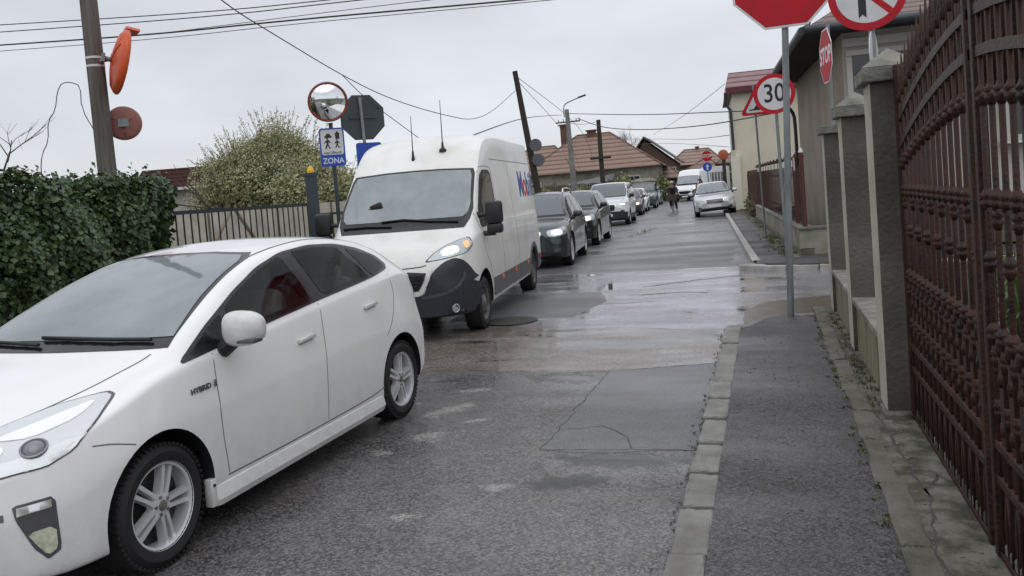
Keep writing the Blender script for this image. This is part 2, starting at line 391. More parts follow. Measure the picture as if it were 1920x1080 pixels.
    def hit(s, p, d, off=.004):
        d = d.normalized(); h = s.bvh.ray_cast(p - d * 4, d)
        if h[0] is None:
            q = s.bvh.find_nearest(p); n = q[1] if q[1].dot(d) < 0 else -q[1]; return q[0] + n * off, n
        n = h[1]
        if n.dot(d) > 0: n = -n
        return h[0] + n * off, n
    def decal(s, name, pts, d, m, off=.004, rd=0, rr=.2, ml=.055, parent=None, raw=False, inset=.03, both=False, holes=()):
        """closed outline (u,y,z) laid on the body along direction d, as a thin shell"""
        if both:
            a = s.decal(name, pts, d, m, off, rd, rr, ml, parent, raw, inset, False, holes)
            b = s.decal(name, [(p[0], -p[1], p[2]) for p in pts], (d[0], -d[1], d[2]), m, off, rd, rr, ml, parent, raw, inset, False, [[(p[0], -p[1], p[2]) for p in h] for h in holes])
            return a, b
        d = Vector(d).normalized(); P = [s.P(*p) for p in pts]
        if rd: P = chaikin(P, rd, True, rr)
        ax = d.orthogonal().normalized(); ay = d.cross(ax); c0 = sum(P, Vector()) / len(P); c0 = d * c0.dot(d)
        O = [Vector((p.dot(ax), p.dot(ay))) for p in P]; Q = []; g = ml * .8
        for p, q in zip(O, O[1:] + O[:1]):
            k = max(1, int((q - p).length / g + .5)); Q += [p.lerp(q, i / k) for i in range(k)]
        nq = len(Q); x0, x1 = min(q.x for q in Q), max(q.x for q in Q); y0, y1 = min(q.y for q in Q), max(q.y for q in Q)
        def inside(x, y):
            c = False
            for p, q in zip(Q, Q[1:] + Q[:1]):
                if (p.y > y) != (q.y > y) and x < (q.x - p.x) * (y - p.y) / (q.y - p.y) + p.x: c = not c
            return c
        G = []; yy = y0 + g * .5; row = 0
        while yy < y1:
            xx = x0 + g * (.5 if row % 2 else .25)
            while xx < x1:
                if inside(xx, yy) and min((q.x - xx) ** 2 + (q.y - yy) ** 2 for q in Q) > (g * .45) ** 2: G.append(Vector((xx, yy)))
                xx += g
            yy += g; row += 1
        HP = []; ce = []
        for h_ in holes:
            hp = [s.P(*p) for p in h_]; hp = [Vector((p.dot(ax), p.dot(ay))) for p in hp]; o1 = []
            for p, q in zip(hp, hp[1:] + hp[:1]):
                k = max(1, int((q - p).length / g + .5)); o1 += [p.lerp(q, i / k) for i in range(k)]
            HP.append(o1)
        G = [q for q in G if all(min((w.x - q.x) ** 2 + (w.y - q.y) ** 2 for w in h_) > (g * .45) ** 2 for h_ in HP)]
        allp = Q + G
        for h_ in HP: n0 = len(allp); allp = allp + h_; ce += [(n0 + i, n0 + (i + 1) % len(h_)) for i in range(len(h_))]
        v2, _, f2, *_r = delaunay_2d_cdt(allp, ce, [list(range(nq))], 1, 1e-5)
        def inpoly(H_, x, y):
            c = False
            for p, q in zip(H_, H_[1:] + H_[:1]):
                if (p.y > y) != (q.y > y) and x < (q.x - p.x) * (y - p.y) / (q.y - p.y) + p.x: c = not c
            return c
        if HP: f2 = [f for f in f2 if not any(inpoly(h_, sum(v2[i].x for i in f) / len(f), sum(v2[i].y for i in f) / len(f)) for h_ in HP)]
        bm = BM(); vs = [bm.verts.new(ax * q.x + ay * q.y + c0) for q in v2]
        for f in f2:
            if len(set(f)) == 3: bm.faces.new([vs[i] for i in f])
        bmesh.ops.delete(bm, geom=[v for v in bm.verts if not v.link_faces], context='VERTS')
        nn = {}
        for v in bm.verts: v.co, nn[v] = s.hit(v.co, d, off)
        be = [e for e in bm.edges if len(e.link_faces) == 1]
        bv = {}
        for e_ in be:
            for v in e_.verts:
                if v not in bv: bv[v] = bm.verts.new(v.co - nn[v] * (off + inset))
        for e_ in be:
            a, b = e_.verts; bm.faces.new((a, b, bv[b], bv[a]))
        bmesh.ops.recalc_face_normals(bm, faces=bm.faces)
        f0 = max(bm.faces, key=lambda f: f.calc_area())
        if f0.normal.dot(d) > 0: bmesh.ops.reverse_faces(bm, faces=bm.faces)
        return link(name, bm, m, parent or s.root, smooth='raw') if raw else s._sm(link(name, bm, m, parent or s.root, smooth='raw'))
    def _sm(s, o): smooth_mesh(o.data, 40); return o
    def strip(s, pts, d, wd=.006, m=None, name='panel_gap', off=.0012, both=False, parent=None):
        if both: s.strip(pts, d, wd, m, name, off, False, parent); return s.strip([(p[0], -p[1], p[2]) for p in pts], (d[0], -d[1], d[2]), wd, m, name, off, False, parent)
        d = Vector(d).normalized(); P = chaikin([s.P(*p) for p in pts], 2); Q = []
        for a, b in zip(P, P[1:]):
            k = max(1, int((b - a).length / .04)); Q += [a.lerp(b, i / k) for i in range(k)]
        Q.append(P[-1]); H = [s.hit(p, d, off) for p in Q]; bm = BM(); prev = None
        for i, (p, n) in enumerate(H):
            t = (H[min(i + 1, len(H) - 1)][0] - H[max(0, i - 1)][0]).normalized(); sd_ = t.cross(n).normalized() * wd / 2
            cur = [bm.verts.new(p - sd_ - n * .01), bm.verts.new(p - sd_), bm.verts.new(p + sd_), bm.verts.new(p + sd_ - n * .01)]
            if prev:
                for k in range(3): bm.faces.new((prev[k], prev[k + 1], cur[k + 1], cur[k]))
            prev = cur
        return link(name, bm, m or seam, parent or s.body)
    def wheels(s, style='five', rw=.2, tyw=.205, rim=None, rim_m=None):
        rim_m = rim_m or alloy; r = s.wr; rr = rim or r * .66
        hb = BM(); lathe(hb, [(rr * .96, .09), (rr * .96, .14)], 32, 'Y'); hub_me = None
        proto = None
        for ua in (s.fa, s.fa + s.wb):
            for sg in (-1, 1):
                if proto is None:
                    w = link('wheel', hb, black_plastic, s.root, smooth=30)
                    tb = BM(); h = tyw
                    lathe(tb, [(rr, .008), (rr + .012, -.002), (rr + (r - rr) * .55, -.010), (r - .03, .002), (r - .012, .016), (r - .003, .04), (r, h * .5), (r - .003, h - .04), (r - .012, h - .016), (r - .03, h), (rr, h - .01)], 64, 'Y', close=True)
                    for gk in range(60):
                        t = 2 * math.pi * gk / 60
                        for gy in (.018, h - .018):
                            box(tb, (math.cos(t) * (r - .009), gy, math.sin(t) * (r - .009)), (.016, .03, .014), Matrix.Rotation(-t, 3, 'Y'))
                    ty = link('tyre', tb, rubber, w, smooth=30)
                    rb = BM()
                    lathe(rb, [(rr * .93, .10), (rr * .95, .03), (rr * .955, .012), (rr + .006, .004), (rr + .008, .0), (rr + .008, .012), (rr * .99, .14)], 48, 'Y', caps=False)
                    if style == 'steel':
                        lathe(rb, [(rr * .93, .05), (rr * .78, .035), (rr * .55, .03), (rr * .40, .012), (rr * .24, .006), (rr * .2, -.002), (.001, -.004)], 32, 'Y')
                        for k in range(8):
                            t = 2 * math.pi * k / 8; lathe(rb, [(rr * .09, .02), (rr * .09, .045)], 10, 'Y', (math.cos(t) * rr * .66, .0, math.sin(t) * rr * .66), mi=1)
                    else:
                        ns_ = {'five': 5, 'ten': 10, 'seven': 7}[style]
                        for k in range(ns_):
                            for o_ in ((-.13, .13) if style == 'five' else (0,)):
                                t0 = 2 * math.pi * k / ns_ + .3; lat = Vector((-math.sin(t0), 0, math.cos(t0))) * rr * o_
                                p0 = Vector((math.cos(t0) * rr * .20, .012, math.sin(t0) * rr * .20)) + lat * .62; p1 = Vector((math.cos(t0) * rr * .94, .012, math.sin(t0) * rr * .94)) + lat * .95
                                dv = (p1 - p0); ang = math.atan2(dv.z, dv.x); wd0 = rr * (.058 if style == 'five' else .10)
                                vs = []
                                for pp, ww, yy in ((p0, wd0 * 1.1, .0), (p0.lerp(p1, .5), wd0 * .95, .004), (p1, wd0 * 1.15, .012)):
                                    nx = Vector((-math.sin(ang), 0, math.cos(ang))) * ww
                                    vs.append([rb.verts.new(pp + nx * .8 + Vector((0, yy, 0))), rb.verts.new(pp - nx * .8 + Vector((0, yy, 0))), rb.verts.new(pp - nx + Vector((0, yy + .045, 0))), rb.verts.new(pp + nx + Vector((0, yy + .045, 0)))])
                                for q0, q1 in zip(vs, vs[1:]):
                                    for j in range(4): rb.faces.new((q0[j], q0[(j + 1) % 4], q1[(j + 1) % 4], q1[j]))
                        lathe(rb, [(rr * .30, .055), (rr * .28, .016), (rr * .15, .010)], 24, 'Y')
                        lathe(rb, [(rr * .135, .012), (rr * .125, .004), (.001, .003)], 20, 'Y', mi=1)
                        for k in range(5):
                            t = 2 * math.pi * k / 5 + .3 + math.pi / 5; lathe(rb, [(rr * .045, .02), (rr * .04, .006)], 8, 'Y', (math.cos(t) * rr * .21, 0, math.sin(t) * rr * .21), mi=1)
                    ri = link('rim', rb, [rim_m, steel_rim if style != 'steel' else black_plastic], w, smooth=35)
                    proto = w
                else: w = copy_tree(proto, s.root)
                # prototype's outer face is at local y=0 looking toward -y
                w.location = (ua - s.L / 2, sg * (s.track), r); w.rotation_euler = (0, .4 * ua, math.pi if sg > 0 else 0)
    def fit(s, name, bm, m, u, y, z, smooth=True, rz=0., parent=None):
        return link(name, bm, m, parent or s.root, loc=s.P(u, y, z), smooth=smooth, rz=rz)
    def mirror(s, u, y, z, sz=(.10, .21, .15), m=None, arm_m=None, drop=.06, both=True, signal=False):
        for sg in ((-1, 1) if both else (-1,)):
            b = BM(); bmesh.ops.create_icosphere(b, subdivisions=3, radius=1)
            for v in b.verts:
                x, yy, zz = v.co; f = lambda q: math.copysign(abs(q) ** .72, q)
                v.co = Vector((f(x) * sz[0] * (.75 if x > 0 else 1.05), f(yy) * sz[1] * (1 if yy * sg > 0 else .85), f(zz) * sz[2] * (1 - .12 * yy * sg)))
            o = s.fit('mirror', b, m, u, sg * (y + sz[1] * .8), z)
            a = BM(); tube(a, [(0.02, -sg * sz[1] * .55, -sz[2] * .5), (-.02, -sg * sz[1] * .95, -sz[2] - drop * .5), (0, -sg * sz[1] * 1.35, -sz[2] - drop)], [.055, .045, .05], 8)
            link('mirror_arm', a, arm_m or black_plastic, o, smooth=True)
            g = BM(); prism(g, [(-sz[1] * .62, -sz[2] * .6), (sz[1] * .62, -sz[2] * .6), (sz[1] * .66, sz[2] * .5), (-sz[1] * .66, sz[2] * .5)], sz[0] * .70, sz[0] * .735, plane='YZ')
            link('mirror_glass', g, chrome, o)
            if signal:
                q = BM(); box(q, (-sz[0] * .45, sg * sz[1] * .45, -sz[2] * .62), (sz[0] * 1.0, sz[1] * .85, sz[2] * .28), bev=.008); link('turn_signal', q, lamp_grey, o)
    def wiper(s, pts, d, r=.009):
        b = BM(); tube(b, [s.hit(s.P(*p), Vector(d), .02)[0] for p in pts], r, 6); return link('wiper', b, black_plastic, s.root)

# ================================================================== ground, road, kerbs
SC = [('scuff', -2.45, 5.55, .13, .12, 0), ('scuff', -2.62, 5.18, .08, .06, 0), ('scuff', -2.55, 6.95, .18, .06, .2), ('scuff', -2.2, 6.0, .10, .05, .5), ('scuff', -2.9, 6.5, .07, .05, 0), ('scuff', -2.55, 6.3, .22, .10, .9), ('scuff', -1.6, 4.6, .12, .06, .3), ('scuff', -2.0, 4.1, .10, .06, .3)]
HO = [('hole', -1.78, 7.40, .42, .20, -.2), ('hole', -.98, 5.10, .42, .15, .0), ('hole', -2.95, 7.3, .25, .05, .1), ('hole', -1.2, 4.7, .3, .12, .4)]
WA = [('water', -1.78, 7.38, .30, .09, -.25), ('water', -.88, 5.17, .26, .045, 0), ('water', -3.0, 6.4, .10, .25, .3), ('water', -.56, 6.4, .05, .8, 0)]
WO = [('water', -1.5, 8.9, .9, .20, .12), ('water', -2.5, 8.25, .35, .06, .1), ('water', -.8, 9.4, .5, .3, .3), ('water', -2.6, 9.6, .35, .12, -.2), ('hole', -3.4, 9.3, .35, .10, .1), ('hole', -2.5, 9.9, .5, .06, .05), ('scuff', -1.0, 8.5, .3, .1, 0)]
WJ = [('water', -1.3, 11.0, 1.0, .30, .1), ('water', -2.55, 11.6, .22, .5, 0), ('water', -2.6, 14.2, .20, .8, 0), ('water', -.9, 12.9, .7, .35, .1), ('water', -.6, 14.4, .9, .2, 0), ('water', -3.2, 12.6, .5, .12, .1), ('hole', -3.7, 13.3, .45, .30, .2), ('hole', -1.7, 13.0, .5, .08, .1), ('hole', -2.2, 12.1, .8, .05, .08), ('hole', -3.9, 15.4, .4, .3, 0), ('scuff', -1.6, 14.8, .7, .15, .1)]
WF = [('scuff', -3.2, 21.2, .9, .16, .12), ('scuff', -1.6, 22.3, 1.2, .18, .1), ('hole', -3.5, 19.3, .3, .2, 0), ('hole', -2.7, 21.3, .12, .12, 0), ('scuff', -1.5, 18.3, .9, .3, .2), ('water', -4.2, 30, .3, 3, 0), ('scuff', -3.5, 34, 1.2, .4, 0)]
asph = asphalt('road_asphalt', (.043, .041, .042), (.195, .187, .188), (.74, .70, .68), .16, .50, spots=SC + HO + WA, grain=80)
asph_old = asphalt('old_brown_asphalt', (.09, .08, .072), (.29, .265, .24), (.78, .68, .60), .08, .34, wetscale=.8, spots=WO, wb=(.35, .05))
asph_wet = asphalt('wet_junction_asphalt', (.16, .16, .168), (.35, .345, .355), (.74, .72, .76), .09, .30, wetscale=1.1, spots=WJ, wb=(.22, .03))
asph_patch = asphalt('smooth_patch_asphalt', (.085, .088, .089), (.17, .174, .176), (.85, .85, .87), .30, .5, grain=150.)
asph_far = asphalt('far_road_asphalt', (.085, .084, .088), (.23, .227, .232), (.75, .75, .78), .20, .48, wetscale=.5, spots=WF)
asph_walk = asphalt('pavement_asphalt', (.022, .021, .023), (.125, .117, .125), (.65, .62, .62), .35, .72, grain=105.)
concrete = mat('kerb_concrete', (.24, .235, .218), .75, col2=(.145, .14, .128), scale=5, bump=.35, bscale=60, detail=10)
concrete_w = mat('wall_concrete', (.15, .14, .115), .85, col2=(.085, .085, .065), scale=2.2, bump=.4, bscale=30, detail=10)
moss = mat('mossy_concrete', (.17, .16, .135), .9, col2=(.055, .055, .034), scale=7., bump=1., bscale=22, detail=14, lo=.38, hi=.60)
soil = mat('garden_soil', (.10, .085, .065), .9, col2=(.20, .18, .15), scale=6, bump=.8, bscale=25, detail=10)
grass_m = mat('far_ground', (.06, .075, .035), .95, col2=(.10, .09, .06), scale=.6, bump=.3, bscale=8)
def sheet(name, pts, z, m, jag=0., sub=.25):
    P = []
    for a, b in zip(pts, pts[1:] + pts[:1]):
        a, b = Vector((*a, 0)), Vector((*b, 0)); k = max(1, int((b - a).length / sub)) if jag else 1
        for i in range(k):
            p = a.lerp(b, i / k)
            if jag and i: p += Vector((rnd.uniform(-jag, jag), rnd.uniform(-jag, jag), 0))
            P.append(p)
    from mathutils.geometry import delaunay_2d_cdt
    n = len(P); vs, _, fs, *_r = delaunay_2d_cdt([Vector((p.x, p.y)) for p in P], [], [list(range(n))], 1, 1e-5)
    me = bpy.data.meshes.new(name); fs = [tuple(f) for f in fs]
    fs = [f if (vs[f[1]] - vs[f[0]]).cross(vs[f[2]] - vs[f[0]]) > 0 else f[::-1] for f in fs]
    me.from_pydata([(v.x, v.y, z) for v in vs], [], fs); me.materials.append(m); o = bpy.data.objects.new(name, me); S.collection.objects.link(o)
    return tag(o, kind='structure')
sheet('ground', [(-900, -200), (900, -200), (900, 1500), (-900, 1500)], -.03, grass_m)
sheet('road', [(-6.6, -12), (-.42, -12), (-.42, 9.2), (-.1, 9.9), (60, 10.4), (60, 15.2), (.9, 15.6), (.5, 16.6), (-1.2, 38), (-3.9, 80), (-5.0, 110), (-13, 110), (-12.2, 80), (-10.2, 50), (-7.8, 16), (-6.6, 8)], 0, asph, jag=0)
sheet('far_road_surface', [(-7.8, 16.5), (.2, 16.4), (-1.2, 38), (-3.9, 80), (-5.2, 110), (-13, 110), (-12.2, 80), (-10.2, 50)], .001, asph_far)
sheet('old_road_surface', [(-6.8, 7.8), (-3.2, 7.75), (-1.5, 7.62), (-.44, 7.95), (-.44, 9.3), (-.2, 10.6), (-7.2, 10.9)], .001, asph_old, jag=.05)
sheet('junction_surface', [(-7.2, 10.75), (-3.6, 10.6), (-2.2, 10.0), (-.3, 9.7), (.4, 10.0), (12, 10.4), (12, 15.2), (.5, 15.5), (.1, 16.5), (-7.8, 16.6)], .002, asph_wet, jag=.09)
sheet('road_patch', [(-1.50, 7.62), (-.47, 7.90), (-.47, 5.33), (-1.30, 5.25), (-1.52, 5.32)], .0015, asph_patch, jag=.02)
sheet('road_patch', [(-4.3, 10.9), (-2.55, 10.95), (-2.35, 12.4), (-2.65, 13.5), (-4.5, 13.6)], .003, asph_patch, jag=.03)
sheet('road_patch', [(-3.55, 16.9), (-.7, 17.2), (-.75, 20.8), (-3.75, 20.4)], .003, asph_patch, jag=.04)
crackm = mat('crack_dark', (.06, .058, .057), .8)
def crack(pts, wd=.018, z=.0038, name='road_crack', m=None):
    P = [Vector((*p, 0)) for p in pts]; Q = []
    for a, b in zip(P, P[1:]):
        k = max(1, int((b - a).length / .07)); Q += [a.lerp(b, i / k) + Vector((rnd.gauss(0, .010), rnd.gauss(0, .010), 0)) for i in range(k)]
    Q.append(P[-1]); bm = BM(); prev = None
    for i, p in enumerate(Q):
        t = (Q[min(i + 1, len(Q) - 1)] - Q[max(i - 1, 0)]).normalized(); n = Vector((-t.y, t.x, 0)) * wd * rnd.uniform(.25, .9) * .5
        cur = (bm.verts.new((p.x + n.x, p.y + n.y, z)), bm.verts.new((p.x - n.x, p.y - n.y, z)))
        if prev: bm.faces.new((prev[0], prev[1], cur[1], cur[0]))
        prev = cur
    o = link(name, bm, m or crackm); [p.flip() for p in []]; return tag(o, kind='structure')
crack([(-3.5, 7.72), (-2.6, 7.72), (-1.9, 7.66), (-1.5, 7.63), (-.48, 7.92)], .012)
crack([(-1.52, 5.28), (-1.5, 6.0), (-1.47, 7.6)], .009)
crack([(-1.55, 5.3), (-.48, 5.34)], .010)
crack([(-1.52, 5.75), (-1.2, 5.85), (-.98, 5.6), (-.92, 5.35)], .009)
crack([(-3.7, 21.0), (-2.7, 21.25)], .05); crack([(-1.9, 12.9), (-1.3, 13.1), (-.9, 12.9)], .05)
crack([(-2.0, 13.9), (-1.2, 14.6), (-.4, 15.0)], .06)
muddy = mat('muddy_puddle', (.12, .10, .072), .28, col2=(.05, .042, .03), scale=7, ior=1.5)
sheet('muddy_puddle', [(-.30, 9.75), (.15, 9.95), (.62, 10.0), (1.6, 10.3), (1.7, 12.6), (.5, 12.0), (-.05, 11.7), (-.32, 10.9)], .006, muddy, jag=.04)
b = BM(); lathe(b, [(.36, .0), (.36, .003), (.30, .004), (.29, .002), (.001, .002)], 32); tag(link('manhole_cover', b, mat('cast_iron', (.05, .045, .042), .5, metal=.5, bump=.5, bscale=30), loc=(-3.35, 10.75, .012), smooth=True), 'round iron manhole cover in the wet road beside the white van', 'manhole cover')
# near pavement, verge
def slab(name, pts, z0, z1, m, parent=None):
    bm = BM(); prism(bm, pts, z0, z1, plane='XY'); bmesh.ops.triangulate(bm, faces=bm.faces[:], ngon_method='EAR_CLIP'); return link(name, bm, m, parent)
tag(slab('pavement', [(-.325, -6), (.46, -6), (.50, 9.6), (.2, 10.0), (-.05, 9.75), (-.325, 9.0)], -.05, .108, asph_walk), kind='structure')
tag(slab('verge_strip', [(.50, -6), (.9, -6), (.9, 10.1), (.52, 10.1), (.505, 9.6)], -.05, .118, moss), kind='structure')
slabm = mat('edge_slab', (.15, .142, .12), .85, col2=(.075, .072, .056), scale=4, bump=.4, bscale=40, detail=10)
b = BM(); y = -2.
while y < 9.6:
    l = rnd.uniform(.45, 1.2); box(b, (.52 + rnd.uniform(-.014, .014), y + l / 2, .094 + rnd.uniform(-.006, .006)), (.12, l - rnd.choice((.006, .02)), .06), Matrix.Rotation(rnd.gauss(0, .02), 3, 'Z') @ Matrix.Rotation(rnd.gauss(0, .05), 3, 'Y'), bev=.006); y += l
bmesh.ops.subdivide_edges(b, edges=[e_ for e_ in b.edges if e_.calc_length() > .08], cuts=5)
for v in b.verts: v.co += Vector((rnd.gauss(0, .0035), rnd.gauss(0, .003), rnd.gauss(0, .0025)))
tag(link('verge_edging', b, slabm), kind='structure')
b = BM(); y = -2.; i = 0
while y < 9.1:
    l = rnd.choice((.42, .5, .5, .55, .75)); tilt = rnd.gauss(0, .028)
    rot = Matrix.Rotation(tilt, 3, 'X') @ Matrix.Rotation(rnd.gauss(0, .012), 3, 'Z') @ Matrix.Rotation(rnd.gauss(0, .02), 3, 'Y')
    vs = box(b, (-.402 + rnd.uniform(-.008, .008), y + l / 2, .022 + rnd.uniform(-.008, .006)), (.165, l - rnd.choice((.016, .024, .05)), .17), rot, bev=.012); y += l
    if rnd.random() < .4: y += .02
for k in range(5): box(b, (-.355 + k * .135, 9.28 + k * .16, .02), (.16, .30, .15), Matrix.Rotation(-.55 - .06 * k, 3, 'Z') @ Matrix.Rotation(rnd.gauss(0, .04), 3, 'X'), bev=.012)
for k in range(3): box(b, (.48 + k * .42, 10.06 + .02 * k, .03), (.38, .12, .12), Matrix.Rotation(.05 + rnd.gauss(0, .03), 3, 'Z'), bev=.01)
bmesh.ops.subdivide_edges(b, edges=[e_ for e_ in b.edges if e_.calc_length() > .12], cuts=3)
for v in b.verts: v.co += Vector((rnd.gauss(0, .0022), rnd.gauss(0, .0018), rnd.gauss(0, .0022)))
tag(link('kerb', b, concrete), kind='structure')
for (x, y, z, r) in [(-.35, 5.05, .1, .05), (-.34, 7.05, .1, .04), (-.36, 6.25, .1, .035), (-.33, 3.9, .1, .03)]:
    pass
# loose grit along the kerb, leaves and litter of stones on the verge
grit = BM()
for k in range(900):
    q = rnd.random()
    if q < .35: x, y, z = -.505 + rnd.gauss(0, .03), rnd.uniform(1.5, 9.4), .004
    elif q < .85: x, y, z = .62 + rnd.gauss(0, .07), rnd.uniform(2.5, 10), .118
    else: x, y, z = rnd.uniform(-.2, .5), rnd.uniform(2, 9.5), .108
    s_ = rnd.uniform(.003, .011); box(grit, (x, y, z + s_ * .3), (s_ * 1.5, s_, s_ * .8), rnd.uniform(0, 3))
tag(link('loose_gravel', grit, mat('grit', (.22, .21, .19), .8, col2=(.1, .09, .08), scale=30)), 'loose pale grit lying along the kerb and the verge', 'gravel', kind='stuff')
for pts in ([(.60, 2.2), (.64, 2.9), (.58, 3.6), (.66, 4.3), (.62, 5.2), (.58, 6.0)], [(.57, 4.35), (.66, 4.3), (.74, 4.6), (.80, 4.5)], [(.60, 6.6), (.66, 7.4), (.62, 8.3)], [(.57, 3.1), (.70, 3.25), (.79, 3.1)]): crack(pts, .022, .1225, 'verge_crack')
# far pavement beyond the junction, turning the corner
FD = R(3.6); fd = Vector((-math.sin(FD), math.cos(FD), 0)); fr = Vector((math.cos(FD), math.sin(FD), 0))
def far(s_, t): p = Vector((.61, 17, 0)) + fd * s_ + fr * t; return (p.x, p.y)
tag(slab('pavement', [(-.22, 15.75), (.55, 15.35), (40, 15.1), (40, 17.0), far(0, 0), far(70, 0), far(70, -.72), far(0, -.78)], -.05, .118, asph_walk), kind='structure')
b = BM()
for k in range(34):
    s_ = k * .95 - .6; p = far(s_ + .45, -.86); box(b, (p[0], p[1], .03), (.15, .93, .18), FD + rnd.gauss(0, .006), bev=.01)
for k in range(10):
    box(b, (-.05 + k * .52 + .1, 15.42 - .04 * min(k, 4), .02), (.5, .16, .17 - .02 * (k % 3)), Matrix.Rotation(-.25 if k == 0 else rnd.gauss(0, .04), 3, 'Z') @ Matrix.Rotation(rnd.gauss(0, .05), 3, 'Y'), bev=.01)
box(b, (-.26, 15.72, .03), (.30, .42, .16), Matrix.Rotation(.9, 3, 'Z'), bev=.02)
tag(link('kerb', b, mat('far_kerb', (.42, .41, .39), .7, col2=(.28, .27, .25), scale=4)), kind='structure')
b = BM()
for k in range(40):
    p = far(k * .9 - .2, -.14); box(b, (p[0], p[1], .11), (.16, .86, .05), FD, bev=.006)
tag(link('verge_edging', b, slabm), kind='structure')
tag(slab('pavement', [(-7.2, -6), (-6.6, -6), (-6.6, 8), (-7.8, 16), (-10.2, 50), (-12.2, 80), (-13.4, 80), (-11.4, 50), (-9.2, 16), (-7.4, 8)], -.05, .10, asph_walk), kind='structure')
# weeds: tufts on verge and at the corner wall
tb = BM()
def tuft(bm, x, y, z, n, h, sp, mi=0):
    for _ in range(n):
        a = rnd.uniform(0, 6.28); hh = h * rnd.uniform(.5, 1.1); r0 = rnd.uniform(0, sp); bx, by = x + r0 * math.cos(a), y + r0 * math.sin(a)
        d = Vector((math.cos(a), math.sin(a), 0)) * hh * rnd.uniform(.3, .8); wd = Vector((-math.sin(a), math.cos(a), 0)) * rnd.uniform(.004, .008)
        p0 = Vector((bx, by, z)); p1 = p0 + d * .4 + Vector((0, 0, hh * .7)); p2 = p0 + d + Vector((0, 0, hh * .85))
        f = bm.faces.new([bm.verts.new(q) for q in (p0 - wd, p0 + wd, p1 + wd * .8, p1 - wd * .8)]); f.material_index = mi
        f = bm.faces.new([bm.verts.new(q) for q in (p1 - wd * .8, p1 + wd * .8, p2)]); f.material_index = mi
for _ in range(130): tuft(tb, .46 + rnd.gauss(0, .025), rnd.uniform(2.6, 9.6), .105, 5, .022, .03)
for _ in range(90): tuft(tb, .63 + rnd.gauss(0, .03), rnd.uniform(5.9, 10), .118, 4, .028, .03)
for _ in range(110):
    s_ = rnd.uniform(-.2, 6); p = far(s_, -.10 + rnd.gauss(0, .12) - .1); tuft(tb, p[0], p[1], .12, 8, .07, .09)
for _ in range(60): p = far(rnd.uniform(8, 28), -.12 + rnd.gauss(0, .05)); tuft(tb, p[0], p[1], .12, 8, .10, .1)
tag(link('roadside_weeds', tb, mat('weed_green', (.07, .10, .028), .7, col2=(.12, .115, .05), scale=20)), 'low green weeds and moss along the foot of the garden walls', 'weeds', kind='stuff')

# ================================================================== right side: pillars, low walls, wrought-iron gate
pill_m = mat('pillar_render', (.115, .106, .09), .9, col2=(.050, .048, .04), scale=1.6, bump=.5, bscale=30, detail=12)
pill_lit = mat('pillar_lit_street_face', (.46, .43, .37), .85, col2=(.30, .29, .22), scale=2.5, bump=.3, bscale=30, detail=10)  # pillar render lightened on the street side, daylight put into the colour
cap_m = mat('pillar_cap', (.24, .23, .20), .85, col2=(.10, .10, .085), scale=5, bump=.5, bscale=30, detail=10)
PL = [('near', 'weathered grey pillar with pyramid cap beside the brown iron gate'), ('', 'grey pillar with pyramid cap, middle one of the three along the low wall'), ('', 'grey pillar with flat dark cap at the street corner, farthest of the three')]
for i, y in enumerate((5.86, 7.92, 10.12)):
    t = thing('wall_pillar', PL[i][1], 'pillar', (.78, y, .118), 0, 'pillars of the garden wall')
    h = 2.10 if i == 0 else 2.02 if i == 1 else 1.98; b = BM()
    box(b, (.02, 0, h / 2), (.27, .33, h), bev=.008, taper=.985)
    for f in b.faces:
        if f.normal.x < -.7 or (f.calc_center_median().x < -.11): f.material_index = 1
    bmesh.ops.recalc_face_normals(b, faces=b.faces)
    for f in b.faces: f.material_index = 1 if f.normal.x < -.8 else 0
    link('shaft', b, [pill_m, pill_lit], t)
    b = BM(); box(b, (.02, 0, h + .045), (.36, .42, .09), bev=.01)
    if i < 2:
        vs = [b.verts.new(v) for v in ((-.16, -.21, h + .09), (.2, -.21, h + .09), (.2, .21, h + .09), (-.16, .21, h + .09))]; ap = b.verts.new((.02, 0, h + .22))
        for k in range(4): b.faces.new((vs[k], vs[(k + 1) % 4], ap))
    link('cap', b, cap_m, t)
    if i == 0: b = BM(); box(b, (.03, -.02, .0), (.34, .44, .07), bev=.01); link('plinth', b, moss, t)
low_m = mat('low_wall_render', (.13, .125, .09), .9, col2=(.06, .065, .03), scale=2.4, bump=.4, bscale=30, detail=10)
low_side = mat('low_wall_streaked', (.26, .25, .18), .85, col2=(.09, .095, .03), scale=2.2, stretch=(1, 3, .5), bump=.3, bscale=30, detail=10)
for i, (y0, y1) in enumerate(((6.03, 7.75), (8.09, 9.95))):
    t = thing('low_wall', ('low mossy rendered wall between the near and middle pillars', 'low mossy rendered wall between the middle and corner pillars')[i], 'low wall', (.78, (y0 + y1) / 2, .118), 0, 'low walls between the pillars')
    b = BM(); box(b, (.02, 0, .21), (.20, y1 - y0, .42)); bmesh.ops.recalc_face_normals(b, faces=b.faces)
    link('wall_body', b, low_side, t)
    b = BM(); box(b, (.02, 0, .445), (.26, y1 - y0 - .004, .05), bev=.008); link('coping', b, cap_m, t)
t = thing('garden_wall', 'low rendered wall running along the side street behind the corner pillar', 'low wall', (4, 10.12, .0))
b = BM(); box(b, (0, 0, .3), (6.0, .2, .6)); link('wall_body', b, low_m, t)

